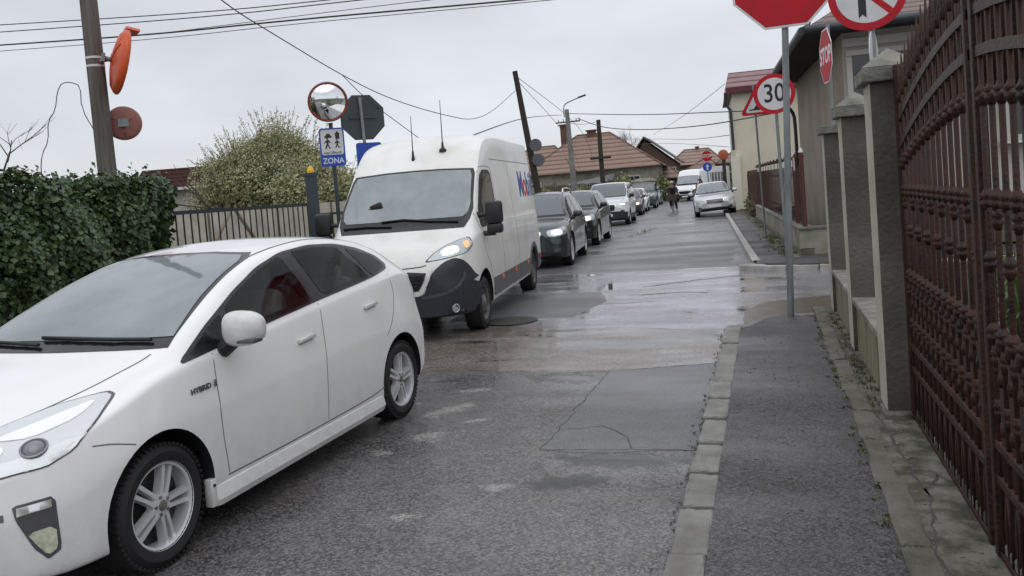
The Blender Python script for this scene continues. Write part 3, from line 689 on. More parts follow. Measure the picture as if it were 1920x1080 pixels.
rust = mat('rusty_brown_iron', (.016, .0050, .0035), .6, col2=(.052, .019, .0105), scale=9, bump=.35, bscale=70, detail=10, metal=.15, rvar=.12)
rust_rail = mat('worn_rail_iron', (.055, .027, .018), .55, col2=(.022, .010, .007), scale=14, bump=.3, bscale=70, detail=8)
GX = .82; YC = 3.73
def arch(y, peak, drop, half=1.9): return peak - drop * min(1.3, abs(y - YC) / half) ** 1.7
def gate_leaf(y0, y1, label):
    t = thing('gate_leaf', label, 'gate', (GX, (y0 + y1) / 2, .118), 0, 'leaves of the brown iron gate'); oy = (y0 + y1) / 2; oz = .118
    L = lambda x, y, z: (x, y - oy, z - oz)
    c1 = lambda y: arch(y, 2.27, .30); c2 = lambda y: arch(y, 2.11, .30); r3 = lambda y: arch(y, 1.94, .24); tip = lambda y: c1(y) + .28
    ys = [y0 + (y1 - y0) * i / 16 for i in range(17)]
    for nm, fn, hh, dx in (('upper_rail', c1, .021, .010), ('upper_rail', c2, .021, .010)):
        b = BM(); pr = None
        for y in ys:
            z = fn(y); cur = [b.verts.new(L(-dx - .004, y, z - hh)), b.verts.new(L(-dx - .004, y, z + hh)), b.verts.new(L(dx + .004, y, z + hh)), b.verts.new(L(dx + .004, y, z - hh))]
            if pr:
                for k in range(4): b.faces.new((pr[k], pr[(k + 1) % 4], cur[(k + 1) % 4], cur[k]))
            else: b.faces.new(cur)
            pr = cur
        b.faces.new(pr[::-1]); link(nm, b, rust_rail, t)
    for z in (.58, .44, .13):
        b = BM(); box(b, L(0, oy, z), (.030, y1 - y0 - .02, .035), bev=.004); link('lower_rail', b, rust, t)
    b = BM(); prev = None; P = [L(0, y, r3(y)) for y in ys]; tube(b, P, .014, 6)
    box(b, L(0, oy, 1.02), (.022, y1 - y0 - .02, .022)); box(b, L(0, oy, 1.50), (.014, y1 - y0 - .02, .016)); link('middle_rail', b, rust, t)
    n = int((y1 - y0) / .128); st = (y1 - y0) / n
    for k in range(n):
        y = y0 + st * (k + .5); b = BM(); top = tip(y) - .03
        if abs(y - y0) < .05 or abs(y - y1) < .05: pass
        tube(b, [L(0, y, .13), L(0, y, top - .06)], .0115, 8)
        tube(b, [L(0, y, top - .16), L(0, y, top - .12), L(0, y, top - .10), L(0, y, top - .07), L(0, y, top - .02), L(0, y, top + .09)], [.012, .022, .013, .018, .011, .002], 8)
        for z0, rr in ((r3(y), .025), (1.54, .026), (1.47, .021), (1.30, .025), (1.02, .028), (.93, .018), (.72, .017)):
            if z0 == 1.30 and k % 2: continue
            if z0 == 1.47 and not k % 2: continue
            tube(b, [L(0, y, z0 - .042), L(0, y, z0 - .026), L(0, y, z0 - .020), L(0, y, z0 - .007), L(0, y, z0), L(0, y, z0 + .007), L(0, y, z0 + .020), L(0, y, z0 + .026), L(0, y, z0 + .042)], [.0125, rr * .75, rr, rr, rr * .62, rr, rr, rr * .75, .0125], 8)
        link('baluster', b, rust, t)
        b = BM(); ym = y + st / 2
        if k < n - 1:
            tube(b, [L(0, ym, .13), L(0, ym, 1.00)], .008, 6)
            tube(b, [L(0, ym, .94), L(0, ym, .97), L(0, ym, 1.0), L(0, ym, 1.06)], [.009, .019, .013, .003], 6)
            for z0 in (.85, .66): tube(b, [L(0, ym, z0 - .03), L(0, ym, z0), L(0, ym, z0 + .03)], [.008, .015, .008], 6)
            tube(b, [L(0, ym, .13), L(0, ym - .03, .28), L(0, ym, .42)], .007, 5); tube(b, [L(0, ym, .13), L(0, ym + .03, .28), L(0, ym, .42)], .007, 5)
            link('short_bar', b, rust, t); b = BM()
            # short spear between between the two arched rails
            zz = c2(ym); tube(b, [L(0, ym, r3(ym)), L(0, ym, tip(ym) - .16), L(0, ym, tip(ym) - .13), L(0, ym, tip(ym) - .02)], [.007, .007, .016, .002], 6)
            link('short_bar', b, rust, t)
    for y in (y0, y1):
        b = BM(); zt_ = c1(y) + .32; box(b, L(0, y + (.022 if y == y0 else -.022), (zt_ + .10) / 2 + .02), (.045, .044, zt_ - .10), bev=.004)
        link('stile', b, rust, t)
    return t
gate_leaf(3.76, 5.66, 'rusty brown wrought-iron gate leaf with balusters and spearheads, hung next to the pillar')
gate_leaf(1.70, 3.69, 'rusty brown wrought-iron gate leaf nearest the camera, at the right edge of the photo')
b = BM(); box(b, (0, 0, .07), (.09, 4.2, .14), bev=.01); tag(link('gate_threshold', b, moss, loc=(.86, 3.7, .05)), kind='structure')
sheet('garden_ground', [(.9, -6), (14, -6), (14, 10.0), (.9, 10.0)], .06, soil)
tag(slab('drive_apron', [(.56, -6), (.86, -6), (.86, 5.6), (.56, 5.6)], .0, .121, moss), kind='structure')

# garden plants seen through the gate
leafg = mat('plant_green', (.05, .11, .025), .6, col2=(.09, .15, .04), scale=12); leafl = mat('plant_light', (.13, .2, .06), .6)
petw = mat('white_petal', (.75, .74, .66), .6); petr = mat('red_petal', (.45, .02, .05), .5); petp = mat('pink_petal', (.55, .12, .22), .5)
def plant(name, label, x, y, h, n, pet, sp=.22):
    t = thing(name, label, 'plant', (x, y, .06), 0, 'garden plants behind the gate'); b = BM()
    for _ in range(n):
        a = rnd.uniform(0, 6.28); hh = h * rnd.uniform(.5, 1); d = Vector((math.cos(a), math.sin(a), 0)); w_ = Vector((-d.y, d.x, 0)) * rnd.uniform(.010, .02); p0 = d * rnd.uniform(0, sp * .4)
        pts = [p0, p0 + d * sp * .2 + Vector((0, 0, hh * .5)), p0 + d * sp * .6 + Vector((0, 0, hh * .9)), p0 + d * sp + Vector((0, 0, hh * .8))]
        for q0, q1, w0, w1 in ((pts[0], pts[1], .6, 1), (pts[1], pts[2], 1, .8), (pts[2], pts[3], .8, .1)):
            b.faces.new([b.verts.new(v) for v in (q0 - w_ * w0, q0 + w_ * w0, q1 + w_ * w1, q1 - w_ * w1)])
    link('foliage', b, leafg, t)
    for _ in range(max(3, n // 10)):
        a = rnd.uniform(0, 6.28); r0 = rnd.uniform(0, sp); b = BM(); p = Vector((r0 * math.cos(a), r0 * math.sin(a), h * rnd.uniform(.85, 1.15)))
        tube(b, [(p.x * .3, p.y * .3, 0), p * .98], .004, 4, mi=1)
        for k in range(6):
            q = 6.28 * k / 6; u = Vector((math.cos(q), math.sin(q), .5)); v_ = Vector((-math.sin(q), math.cos(q), 0)) * .02
            b.faces.new([b.verts.new(w) for w in (p, p + u * .025 - v_, p + u * .05, p + u * .025 + v_)])
        link('flower', b, [pet, leafg], t)
    return t
plant('daffodil', 'clump of green leaves with white flowers behind the gate bars', 1.75, 6.6, 1.05, 90, petw, .3)
plant('daffodil', 'second leafy clump with white flowers deeper in the garden', 2.5, 8.2, .9, 70, petw, .3)
plant('tulip', 'low clump of red tulips behind the near gate leaf', 1.55, 5.0, .45, 40, petr, .2)
plant('tulip', 'pink tulips farther back behind the gate', 1.9, 7.4, .5, 40, petp, .25)
plant('tulip', 'small red tulips beside the drive behind the gate', 1.35, 4.1, .4, 30, petr, .15)

def outline(fn, u0, u1, n): return [fn(u0 + (u1 - u0) * i / n) for i in range(n + 1)]
def wheel_arch_lip(c, ar):
    pass
# ================================================================== white liftback in the foreground
def hatchback():
    T = dict(
        zt=[(0, .67), (.04, .71), (.12, .77), (.3, .84), (.6, .92), (.9, .99), (1.12, 1.04), (1.3, 1.125), (1.6, 1.26), (1.95, 1.40), (2.25, 1.482), (2.5, 1.52), (2.8, 1.537), (3.1, 1.525), (3.4, 1.49), (3.75, 1.415), (4.05, 1.315), (4.25, 1.22), (4.32, 1.14), (4.38, 1.0), (4.43, .85), (4.46, .70)],
        zb=[(0, .24), (.2, .19), (.8, .185), (3.6, .19), (4.1, .24), (4.46, .34)],
        w=[(0, .55), (.06, .70), (.15, .79), (.35, .845), (.6, .868), (.9, .876), (3.6, .876), (3.95, .866), (4.2, .845), (4.36, .79), (4.46, .69)],
        zs=[(0, .60), (.12, .68), (.35, .77), (.7, .85), (1.1, .93), (1.6, .98), (2.4, 1.045), (3.2, 1.10), (3.8, 1.13), (4.2, 1.09), (4.46, .68)],
        ws=[(0, .50), (.15, .74), (.4, .81), (.8, .835), (1.2, .84), (2.4, .84), (3.4, .83), (3.9, .79), (4.2, .74), (4.46, .62)],
        wt=[(0, .36), (.2, .56), (.5, .66), (.9, .73), (1.15, .755), (1.5, .72), (1.9, .665), (2.4, .635), (3.0, .62), (3.6, .61), (4.1, .60), (4.3, .60), (4.46, .5)],
        dr=[(0, .03), (.5, .05), (1.1, .05), (1.6, .05), (2.5, .065), (3.6, .065), (4.2, .06), (4.46, .03)],
        zc=[(0, .45), (1, .66), (2.5, .70), (3.8, .74), (4.46, .55)])
    WIN = (('front_quarter_window', [(1.24, -1, .985), (1.58, -1, 1.02), (1.60, -1, 1.155), (1.47, -1, 1.10)]),
           ('front_door_window', [(1.66, -1, 1.03), (1.98, -1, 1.065), (2.47, -1, 1.105), (2.38, -1, 1.418), (2.12, -1, 1.355), (1.85, -1, 1.26), (1.67, -1, 1.185)]),
           ('rear_door_window', [(2.62, -1, 1.118), (3.30, -1, 1.165), (3.27, -1, 1.24), (3.10, -1, 1.415), (2.78, -1, 1.44), (2.52, -1, 1.43)]),
           ('rear_quarter_window', [(3.36, -1, 1.17), (3.62, -1, 1.205), (3.66, -1, 1.24), (3.58, -1, 1.31), (3.22, -1, 1.395)]))
    def rdp(P_): return [(p.x, p.y, p.z) for p in chaikin([Vector(p) for p in P_], 1, True, .08)]
    WIN = [(n_, rdp(P_)) for n_, P_ in WIN]
    HOL = [[(u, y, z) for u, y, z in P_] for _, P_ in WIN]
    c = Car('hatchback_car', 'white liftback car in the foreground with double-spoke alloy wheels and pale windscreen', 'car', T, 4.46, .925, 2.70, .308, (-3.765, 3.42), R(-1.6), white_paint, arch_r=.362, bow=.36, rbow=.22, ns=90, cutin=.50, cabin=(1.25, 4.0, HOL))
    c.wheels('five', rw=.2, rim=.207)
    D = (0, 1, 0); X = (1, 0, 0)
    # windscreen
    b_, t_ = 1.085, 1.447
    ws = [(1.0, y, b_ - .05 * (abs(y) / .68) ** 2 * 0 + .0) for y in (-.69, -.45, -.2, 0, .2, .45, .69)] + [(1.0, .60, 1.25), (1.0, .545, t_ - .03), (1.0, .50, t_), (1.0, .25, t_ + .018), (1.0, 0, t_ + .022), (1.0, -.25, t_ + .018), (1.0, -.50, t_), (1.0, -.545, t_ - .03), (1.0, -.60, 1.25)]
    c.decal('windscreen_trim', [(u, y * 1.035, z + (-.045 if z < 1.2 else .012)) for u, y, z in ws], X, black_gloss, .003, ml=.05)
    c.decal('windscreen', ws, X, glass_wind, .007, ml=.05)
    for sg in (1, -1):
        wp = [(1.12, sg * -.50 + .12, 1.085), (1.14, 0, 1.078), (1.16, -sg * -.55, 1.088)] if sg > 0 else [(1.12, .60, 1.09), (1.14, .2, 1.085), (1.13, -.1, 1.07)]
    c.wiper([(1.0, -.60, 1.068), (1.0, -.35, 1.075), (1.0, -.05, 1.085), (1.0, .15, 1.09)], X, .011)
    c.wiper([(1.0, .12, 1.06), (1.0, .35, 1.07), (1.0, .62, 1.075)], X, .011)
    # side glazing
    dlo = [(1.14, -1, .955), (1.43, -1, .985), (1.98, -1, 1.045), (2.61, -1, 1.10), (3.3, -1, 1.15), (3.66, -1, 1.19), (3.72, -1, 1.23), (3.66, -1, 1.30), (3.42, -1, 1.385), (3.1, -1, 1.443), (2.75, -1, 1.462), (2.4, -1, 1.44), (2.1, -1, 1.372), (1.8, -1, 1.262), (1.45, -1, 1.11)]
    c.decal('window_surround', dlo, D, black_gloss, .004, rd=2, rr=.12, both=True, holes=HOL, inset=.012)
    for nm, pts in WIN:
        c.decal(nm, [(u + (sum(p[0] for p in pts) / len(pts) - u) * -.02, y, z + (sum(p[2] for p in pts) / len(pts) - z) * -.03) for u, y, z in pts], D, side_glass, .007, both=True, ml=.09, inset=.004)
    # panel gaps
    c.strip([(1.40, -1, .97), (1.375, -1, .80), (1.375, -1, .55), (1.41, -1, .31)], D, both=True)
    c.strip([(2.52, -1, 1.08), (2.50, -1, .9), (2.48, -1, .6), (2.46, -1, .31)], D, both=True)
    c.strip([(1.40, -1, .30), (2.0, -1, .292), (3.1, -1, .30), (3.27, -1, .33)], D, .008, both=True)
    c.strip([(3.60, -1, 1.15), (3.62, -1, 1.0), (3.50, -1, .80), (3.38, -1, .70)], D, both=True)
    c.strip([(1.14, -.66, 1.4), (1.05, -.655, 1.4), (.85, -.63, 1.4), (.62, -.56, 1.4), (.42, -.47, 1.4), (.2, -.40, 1.4), (.06, -.2, 1.4), (.04, 0, 1.4)], (0, 0, -1), .009, both=True)
    c.strip([(.55, -1, .72), (.64, -1, .705), (.76, -1, .665)], D, both=True)
    c.strip([(2.08, -.55, 2), (2.4, -.565, 2), (3.0, -.56, 2), (3.8, -.55, 2)], (0, 0, -1), .014, both=True)
    # door handles
    for u, z in ((2.28, .885), (3.18, .965)):
        for sg in (-1, 1):
            rc = c.decal('handle_recess', [(u - .10, sg, z - .03), (u + .10, sg, z - .03), (u + .09, sg, z + .028), (u - .09, sg, z + .028)], (0, -sg, 0), white_paint, .001, rd=2, rr=.25, parent=c.body)
            p, n = c.hit(c.P(u, sg * 2, z), Vector((0, -sg, 0)), .014)
            b = BM(); box(b, (0, 0, 0), (.19, .022, .030), bev=.009)
            h = link('door_handle', b, white_paint, c.root, loc=p, smooth=True); h.rotation_euler = (0, R(-4), 0)
            b = BM(); box(b, (0, sg * -.013, -.018), (.15, .006, .012)); link('handle_shadow_gap', b, black_plastic, h)
    # side skirt
    for sg in (-1, 1):
        b = BM(); prof = [(.83, .285), (.872, .27), (.888, .20), (.875, .165), (.80, .165)]
        us = [1.29, 1.32, 1.6, 2.2, 2.8, 3.2, 3.26]; pr = None
        for i, u in enumerate(us):
            k = .0 if 0 < i < 6 else -.012
            cur = [b.verts.new(c.P(u, sg * (y + k), z)) for y, z in prof]
            if pr:
                for j in range(5): b.faces.new((pr[j], pr[(j + 1) % 5], cur[(j + 1) % 5], cur[j]))
            else: b.faces.new(cur)
            pr = cur
        b.faces.new(pr); link('side_skirt', b, white_paint, c.root, smooth=30)
        b = BM(); box(b, (0, 0, 0), (.045, .05, .15), bev=.006); lathe(b, [(.009, -.03), (.009, .03)], 10, 'Y', (0, 0, .04), mi=1)
        c.fit('skirt_bracket', b, [white_paint, black_plastic], 1.272, sg * .845, .245)
    # mirrors
    c.mirror(1.51, .86, 1.085, (.085, .135, .098), white_paint, black_plastic, drop=.03, signal=True)
    # headlights
    hl = [(.10, -.36, .78), (.40, -.46, .85), (.62, -.56, .89), (.80, -.70, .915), (.80, -.74, .90), (.62, -.80, .82), (.45, -.82, .745), (.33, -.78, .705), (.2, -.62, .672), (.06, -.40, .685)]
    dh = Vector((1, .95, -.75))
    c.decal('headlight_seal', [(u, y, z) for u, y, z in hl], dh, seam, .002, rd=1, rr=.12, both=True)
    a, b2 = c.decal('headlight', [(u + (.43 - u) * .05, y + (-.63 - y) * .05, z + (.77 - z) * .05) for u, y, z in hl], dh, hero_lamp, .006, rd=1, rr=.12, both=True)
    for o, sg in ((a, -1), (b2, 1)):
        dd = Vector((dh.x, -sg * dh.y, dh.z))
        for uu, yy, zz, r_ in ((.38, .675, .755, .050), (.25, .56, .73, .038)):
            p, n = c.hit(c.P(uu, sg * yy, zz), dd, .008); b = BM()
            lathe(b, [(r_ * 1.15, -.01), (r_ * 1.15, .004), (r_, .006), (r_ * .9, -.002), (r_ * .75, .010), (r_ * .4, .020), (.001, .023)], 24, 'Z')
            o2 = link('projector_lens', b, [lens_grey], o, loc=p, smooth=True); o2.rotation_euler = n.to_track_quat('Z', 'Y').to_euler()
        c.decal('chrome_sweep', [(.30, sg * .50, .80), (.55, sg * .62, .855), (.74, sg * .70, .895), (.60, sg * .70, .83), (.42, sg * .62, .785)], dd, chrome, .010, rd=1, parent=o)
        c.decal('chrome_sweep', [(.12, sg * .46, .69), (.2, sg * .55, .68), (.30, sg * .62, .80), (.24, sg * .50, .80)], dd, chrome, .010, rd=1, parent=o)
    # fog lamp pod and bumper lines
    df = Vector((1, .8, 0))
    fa_, fb_ = c.decal('fog_lamp', [(.26, -.66, .555), (.34, -.80, .565), (.35, -.80, .33), (.31, -.765, .30), (.28, -.73, .36), (.25, -.68, .50)], df, lamp_grey, .004, rd=1, rr=.1, both=True)
    for o, sg in ((fa_, -1), (fb_, 1)):
        c.decal('fog_bulb', [(.28, sg * .705, .43), (.34, sg * .79, .44), (.34, sg * .79, .34), (.31, sg * .765, .32), (.29, sg * .73, .38)], (1, -sg * .8, 0), mat('fog_lit', (.55, .57, .42), .2, ior=1.6, col2=(.3, .31, .25), scale=30, emis=.06), .009, rd=1, parent=o)
        c.decal('lamp_bar', [(.26, sg * .68, .545), (.34, sg * .78, .552), (.34, sg * .78, .52), (.26, sg * .68, .51)], (1, -sg * .8, 0), chrome, .008, parent=o)
    c.strip([(.05, -.2, .505), (.14, -.45, .505), (.25, -.66, .515)], X, .03, m=seam, name='bumper_crease', both=True)
    c.decal('lower_grille', [(-.2, -.5, .48), (-.2, .5, .48), (-.2, .42, .27), (-.2, -.42, .27)], X, black_plastic, .003, rd=1)
    c.decal('upper_grille', [(-.2, -.42, .64), (-.2, .42, .64), (-.2, .36, .60), (-.2, -.36, .60)], X, black_plastic, .003, rd=1)
    c.decal('rear_lamp', [(4.3, -.78, 1.08), (4.42, -.62, 1.06), (4.45, -.62, .74), (4.30, -.80, .80), (4.2, -.83, .95)], (-1, .9, 0), mat('rear_lamp_clear', (.7, .7, .7), .12, col2=(.6, .25, .25), scale=6), .005, rd=1, both=True)
    # chrome lettering on the wing: HYBRID
    for sg in (-1,):
        b = text_bm('HYBRID', .040, .002, .0012, sx=1.15)
        for v in b.verts:
            v.co.x *= 1.0
            p, n = c.hit(c.P(1.25 + v.co.x, -2, .81 + v.co.z + v.co.x * .03), Vector((0, 1, 0)), .004); v.co = p + Vector((0, -(v.co.y < 0) * .002, 0))
        link('wing_badge', b, mat('badge_dark', (.10, .10, .11), .35, metal=.5), c.root)
    b = BM(); box(b, (0, 0, 0), (.016, .006, .04), bev=.002); c.fit('badge_end', b, seam, 1.355, -.874, .818)
    # cabin furniture
    for sg in (-1, 1):
        b = BM(); box(b, (2.05 - 2.23, sg * .36, .62), (.52, .50, .22), bev=.05); box(b, (2.36 - 2.23, sg * .36, .92), (.14, .48, .58), Matrix.Rotation(R(16), 3, 'Y'), bev=.05); link('front_seat', b, seat_m, c.root, smooth=True)
        b = BM(); box(b, (2.47 - 2.23, sg * .36, 1.28), (.10, .26, .18), bev=.04); link('headrest', b, seat_m, c.root, smooth=True)
        b = BM(); box(b, (3.42 - 2.23, sg * .36, 1.20), (.10, .26, .14), bev=.04); link('headrest', b, seat_m, c.root, smooth=True)
    b = BM(); box(b, (3.05 - 2.23, 0, .62), (.50, 1.2, .24), bev=.05); box(b, (3.32 - 2.23, 0, .90), (.14, 1.2, .56), Matrix.Rotation(R(18), 3, 'Y'), bev=.05); link('rear_seat', b, seat_m, c.root, smooth=True)
    b = BM(); box(b, (1.42 - 2.23, 0, .88), (.36, 1.35, .16), bev=.05); box(b, (1.55 - 2.23, 0, .72), (.25, 1.3, .30), bev=.05); link('dashboard', b, interior_m, c.root, smooth=True)
    b = BM(); lathe(b, [(.175, -.012), (.187, -.012), (.187, .012), (.175, .012)], 32, 'X', close=True); box(b, (0, 0, 0), (.02, .34, .035)); box(b, (0, 0, -.08), (.02, .04, .16)); o = link('steering_wheel', b, black_plastic, c.root, loc=(1.80 - 2.23, -.36, .95)); o.rotation_euler = (0, R(-24), 0)
    return c
hb_car = hatchback()

# ================================================================== white high-roof panel van
def panel_van(name, label, place, heading, lift=0., detail=True, paint=None, grp=None, front_dark=True):
    T = dict(
        zt=[(0, .84), (.04, .92), (.12, 1.02), (.25, 1.12), (.45, 1.20), (.7, 1.285), (.85, 1.34), (1.0, 1.48), (1.3, 1.80), (1.6, 2.09), (1.8, 2.28), (2.0, 2.46), (2.2, 2.58), (2.5, 2.66), (3.2, 2.69), (5.8, 2.69), (5.93, 2.67), (5.99, 2.58)],
        zb=[(0, .30), (.2, .27), (.6, .26), (1.5, .27), (5.2, .30), (5.99, .36)],
        w=[(0, .74), (.06, .84), (.15, .91), (.35, 1.0), (.6, 1.045), (.9, 1.06), (5.8, 1.06), (5.99, 1.01)],
        zs=[(0, .70), (.12, .90), (.35, 1.06), (.7, 1.18), (1.1, 1.26), (1.8, 1.32), (3, 1.34), (5.99, 1.34)],
        ws=[(0, .66), (.15, .86), (.4, .94), (.8, 1.0), (1.2, 1.03), (5.8, 1.03), (5.99, .98)],
        wt=[(0, .55), (.25, .72), (.6, .84), (.85, .90), (1.2, .915), (1.7, .905), (2.1, .89), (2.6, .90), (5.8, .90), (5.99, .82)],
        dr=[(0, .04), (.8, .04), (1.6, .05), (2.2, .10), (2.6, .12), (5.99, .12)],
        zc=[(0, .60), (1, .80), (5.99, .85)])
    c = Car(name, label, 'van', T, 5.99, .948, 4.035, .34, place, heading, paint or van_paint, arch_r=.43, bow=.30, rbow=.03, ns=80, cutin=.60, group=grp, lift=lift, lowblack=(.345, .9))
    c.wheels('steel', tyw=.225, rim=.215, rim_m=steel_rim)
    D = (0, 1, 0); X = (1, 0, 0)
    ws = [(0, y, 1.36 + .0 * abs(y)) for y in (-.82, -.6, -.3, 0, .3, .6, .82)] + [(0, .88, 1.42), (0, .90, 1.55), (0, .86, 2.02), (0, .83, 2.09), (0, .4, 2.115), (0, 0, 2.12), (0, -.4, 2.115), (0, -.83, 2.09), (0, -.86, 2.02), (0, -.90, 1.55), (0, -.88, 1.42)]
    c.decal('windscreen_trim', [(u, y * 1.02, z + (-.03 if z < 1.4 else .015)) for u, y, z in ws], X, black_gloss, .006, ml=.045)
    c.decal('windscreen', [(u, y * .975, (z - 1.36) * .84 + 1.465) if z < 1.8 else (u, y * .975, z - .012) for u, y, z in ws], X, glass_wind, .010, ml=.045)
    # bonnet, bumper, lamps
    c.decal('bumper', [(0, -1.1, .31), (0, -1.1, .66), (0, -1.02, .74), (0, -.96, .88), (0, -.90, .96), (0, -.82, .985), (0, -.71, .945), (0, -.60, .85), (0, -.54, .74), (0, -.50, .60), (0, -.44, .56), (0, .44, .56), (0, .50, .60), (0, .54, .74), (0, .60, .85), (0, .71, .945), (0, .82, .985), (0, .90, .96), (0, .96, .88), (0, 1.02, .74), (0, 1.1, .66), (0, 1.1, .31)], X, bumper_plastic, .008, rd=1, rr=.2, ml=.05)
    for sg in (-1, 1):
        c.decal('bumper_corner', [(.30, sg, .31), (.30, sg, .70), (.42, sg, .70), (.50, sg, .62), (.53, sg, .45), (.55, sg, .31)], (0, -sg, 0), bumper_plastic, .010, rd=1)
    c.decal('grille', [(0, -.53, .86), (0, .53, .86), (0, .49, .74), (0, .41, .61), (0, -.41, .61), (0, -.49, .74)], X, black_gloss, .012, rd=1, ml=.06)
    for z in (.65, .69, .73, .77, .81):
        b = BM(); k = .38 + (z - .62) * .5
        tube(b, [c.hit(c.P(0, y, z), Vector(X), .016)[0] for y in (-k, -k / 2, 0, k / 2, k)], .009, 5); link('grille_slat', b, black_plastic, c.root, smooth=True)
    c.decal('grille_surround', [(0, -.585, .88), (0, -.56, .76), (0, -.48, .60), (0, -.42, .565), (0, .42, .565), (0, .48, .60), (0, .56, .76), (0, .585, .88), (0, .535, .87), (0, .50, .74), (0, .425, .605), (0, -.425, .605), (0, -.50, .74), (0, -.535, .87)], X, paint or van_paint, .015, rd=0)
    c.decal('lower_intake', [(0, -.42, .50), (0, .42, .50), (0, .38, .34), (0, -.38, .34)], X, black_gloss, .010, rd=1)
    c.decal('number_plate', [(0, -.26, .46), (0, .26, .46), (0, .26, .35), (0, -.26, .35)], X, plate_white, .014)
    dh = Vector((1, .75, -.1))
    hl = [(.12, -.49, .96), (.24, -.58, 1.06), (.40, -.70, 1.14), (.55, -.82, 1.185), (.72, -.94, 1.22), (.66, -.99, 1.11), (.50, -.97, 1.04), (.31, -.84, 1.0), (.19, -.66, .975)]
    c.decal('headlight_seal', hl, dh, black_plastic, .004, rd=1, rr=.14, both=True)
    a, b2 = c.decal('headlight', [(u + (.40 - u) * .07, y + (-.79 - y) * .07, z + (1.07 - z) * .07) for u, y, z in hl], dh, lamp_clear, .009, rd=1, rr=.14, both=True)
    for o, sg in ((a, -1), (b2, 1)):
        dd = Vector((dh.x, -sg * dh.y, dh.z))
        c.decal('lit_bulb', [(.28, sg * .66, 1.07), (.40, sg * .74, 1.12), (.48, sg * .83, 1.11), (.44, sg * .84, 1.05), (.32, sg * .77, 1.02), (.26, sg * .68, 1.02)], dd, lamp_lit, .013, rd=2, parent=o)
        c.decal('turn_bulb', [(.55, sg * .88, 1.15), (.64, sg * .93, 1.17), (.60, sg * .95, 1.10), (.52, sg * .90, 1.07)], dd, mat('warm_lens', (.8, .5, .25), .2, emis=.25), .013, rd=1, parent=o)
        p, n = c.hit(c.P(.2, sg * .82, .38), Vector((1, -sg * .5, 0)), .006); b = BM()
        lathe(b, [(.055, -.01), (.055, .004), (.045, .008), (.038, .0), (.001, .004)], 20); o2 = link('fog_lamp', b, lamp_clear, c.root, loc=p, smooth=True); o2.rotation_euler = n.to_track_quat('Z', 'Y').to_euler()
    c.strip([(0, -.52, .93), (0, -.45, .91), (0, 0, .90), (0, .45, .91), (0, .52, .93)], X, .012, m=black_plastic, off=.004, name='bonnet_gap')
    c.strip([(0, -.46, .54), (0, -.70, .565), (0, -.84, .62), (0, -.91, .72), (0, -.92, .80)], X, .035, m=mat('bumper_crease_mat', (.06, .06, .075), .35), name='bumper_crease', off=.013, both=True)
    # cab door
    c.decal('door_window_surround', [(1.13, -1, 1.30), (1.9, -1, 1.33), (2.22, -1, 1.34), (2.22, -1, 2.02), (2.12, -1, 2.08), (1.78, -1, 2.08), (1.62, -1, 2.0), (1.2, -1, 1.52)], D, black_plastic, .004, rd=1, rr=.12, both=True)
    c.decal('door_window', [(1.42, -1, 1.36), (1.9, -1, 1.385), (2.16, -1, 1.395), (2.16, -1, 1.99), (2.09, -1, 2.03), (1.80, -1, 2.03), (1.66, -1, 1.95), (1.42, -1, 1.66)], D, glass_dark, .008, rd=1, rr=.1, both=True)
    c.strip([(1.08, -1, 1.50), (1.07, -1, 1.2), (1.12, -1, .95), (1.35, -1, .80), (1.42, -1, .5), (1.42, -1, .36)], D, .009, both=True)
    c.strip([(1.55, -1, 2.1), (1.9, -1, 2.14), (2.25, -1, 2.12), (2.29, -1, 2.0), (2.29, -1, 1.2), (2.29, -1, .36)], D, .009, both=True)
    c.strip([(3.55, -1, 2.22), (3.55, -1, 1.2), (3.55, -1, .36)], D, .008, both=True)
    c.strip([(2.30, -1, 2.24), (4, -1, 2.24), (5.9, -1, 2.24)], D, .010, both=True)
    for z, w_ in ((1.33, .012), (1.02, .012)):
        c.strip([(2.35, -1, z), (4, -1, z), (5.9, -1, z)], D, w_, both=True, m=mat('pressing_shadow', (.50, .49, .46), .4), name='pressed_line')
    # low rub strips with marker lamps
    for u0, u1, z0 in ((1.46, 2.27, .36), (2.31, 3.53, .36), (3.57, 4.48, .36), (5.48, 5.93, .40)):
        c.decal('rub_strip', [(u0, -1, z0), (u1, -1, z0), (u1, -1, .60), (u0, -1, .60)], D, mat('rub_grey', (.10, .10, .10), .5), .012, both=True, ml=.2)
    for u in (2.0, 3.05, 4.2, 5.6):
        for sg in (-1, 1):
            p, n = c.hit(c.P(u, sg * 2, .56), Vector((0, -sg, 0)), .018); b = BM(); box(b, (0, 0, 0), (.10, .02, .06), bev=.006); link('marker_lamp', b, amber if u < 5 else redlens, c.root, loc=p)
    c.decal('arch_trim', [(4.983 + .50 * math.cos(t), -1, .35 + .50 * math.sin(t)) for t in [R(k * 12) for k in range(16)]] + [(4.983 + .425 * math.cos(t), -1, .35 + .425 * math.sin(t)) for t in [R(k * 12) for k in range(15, -1, -1)]], D, mat('rub_grey', (.1, .1, .1), .5), .012, both=True, ml=.12)
    # mirrors on double arms
    for sg in (-1, 1):
        b = BM(); box(b, (0, 0, 0), (.13, .23, .30), bev=.045); box(b, (0.0, 0, -.21), (.12, .21, .13), bev=.035)
        m_ = c.fit('mirror', b, black_plastic, 1.15, sg * 1.19, 1.49)
        a = BM(); tube(a, [(.02, -sg * .25, -.02), (.0, 0, -.02)], .03, 8); tube(a, [(.02, -sg * .25, -.27), (.0, 0, -.27)], .035, 8); tube(a, [(.03, -sg * .23, .02), (.03, -sg * .23, -.32)], .03, 8); link('mirror_arm', a, black_plastic, m_, smooth=True)
        g = BM(); box(g, (.068, 0, .02), (.006, .19, .24)); link('mirror_glass', g, chrome, m_)
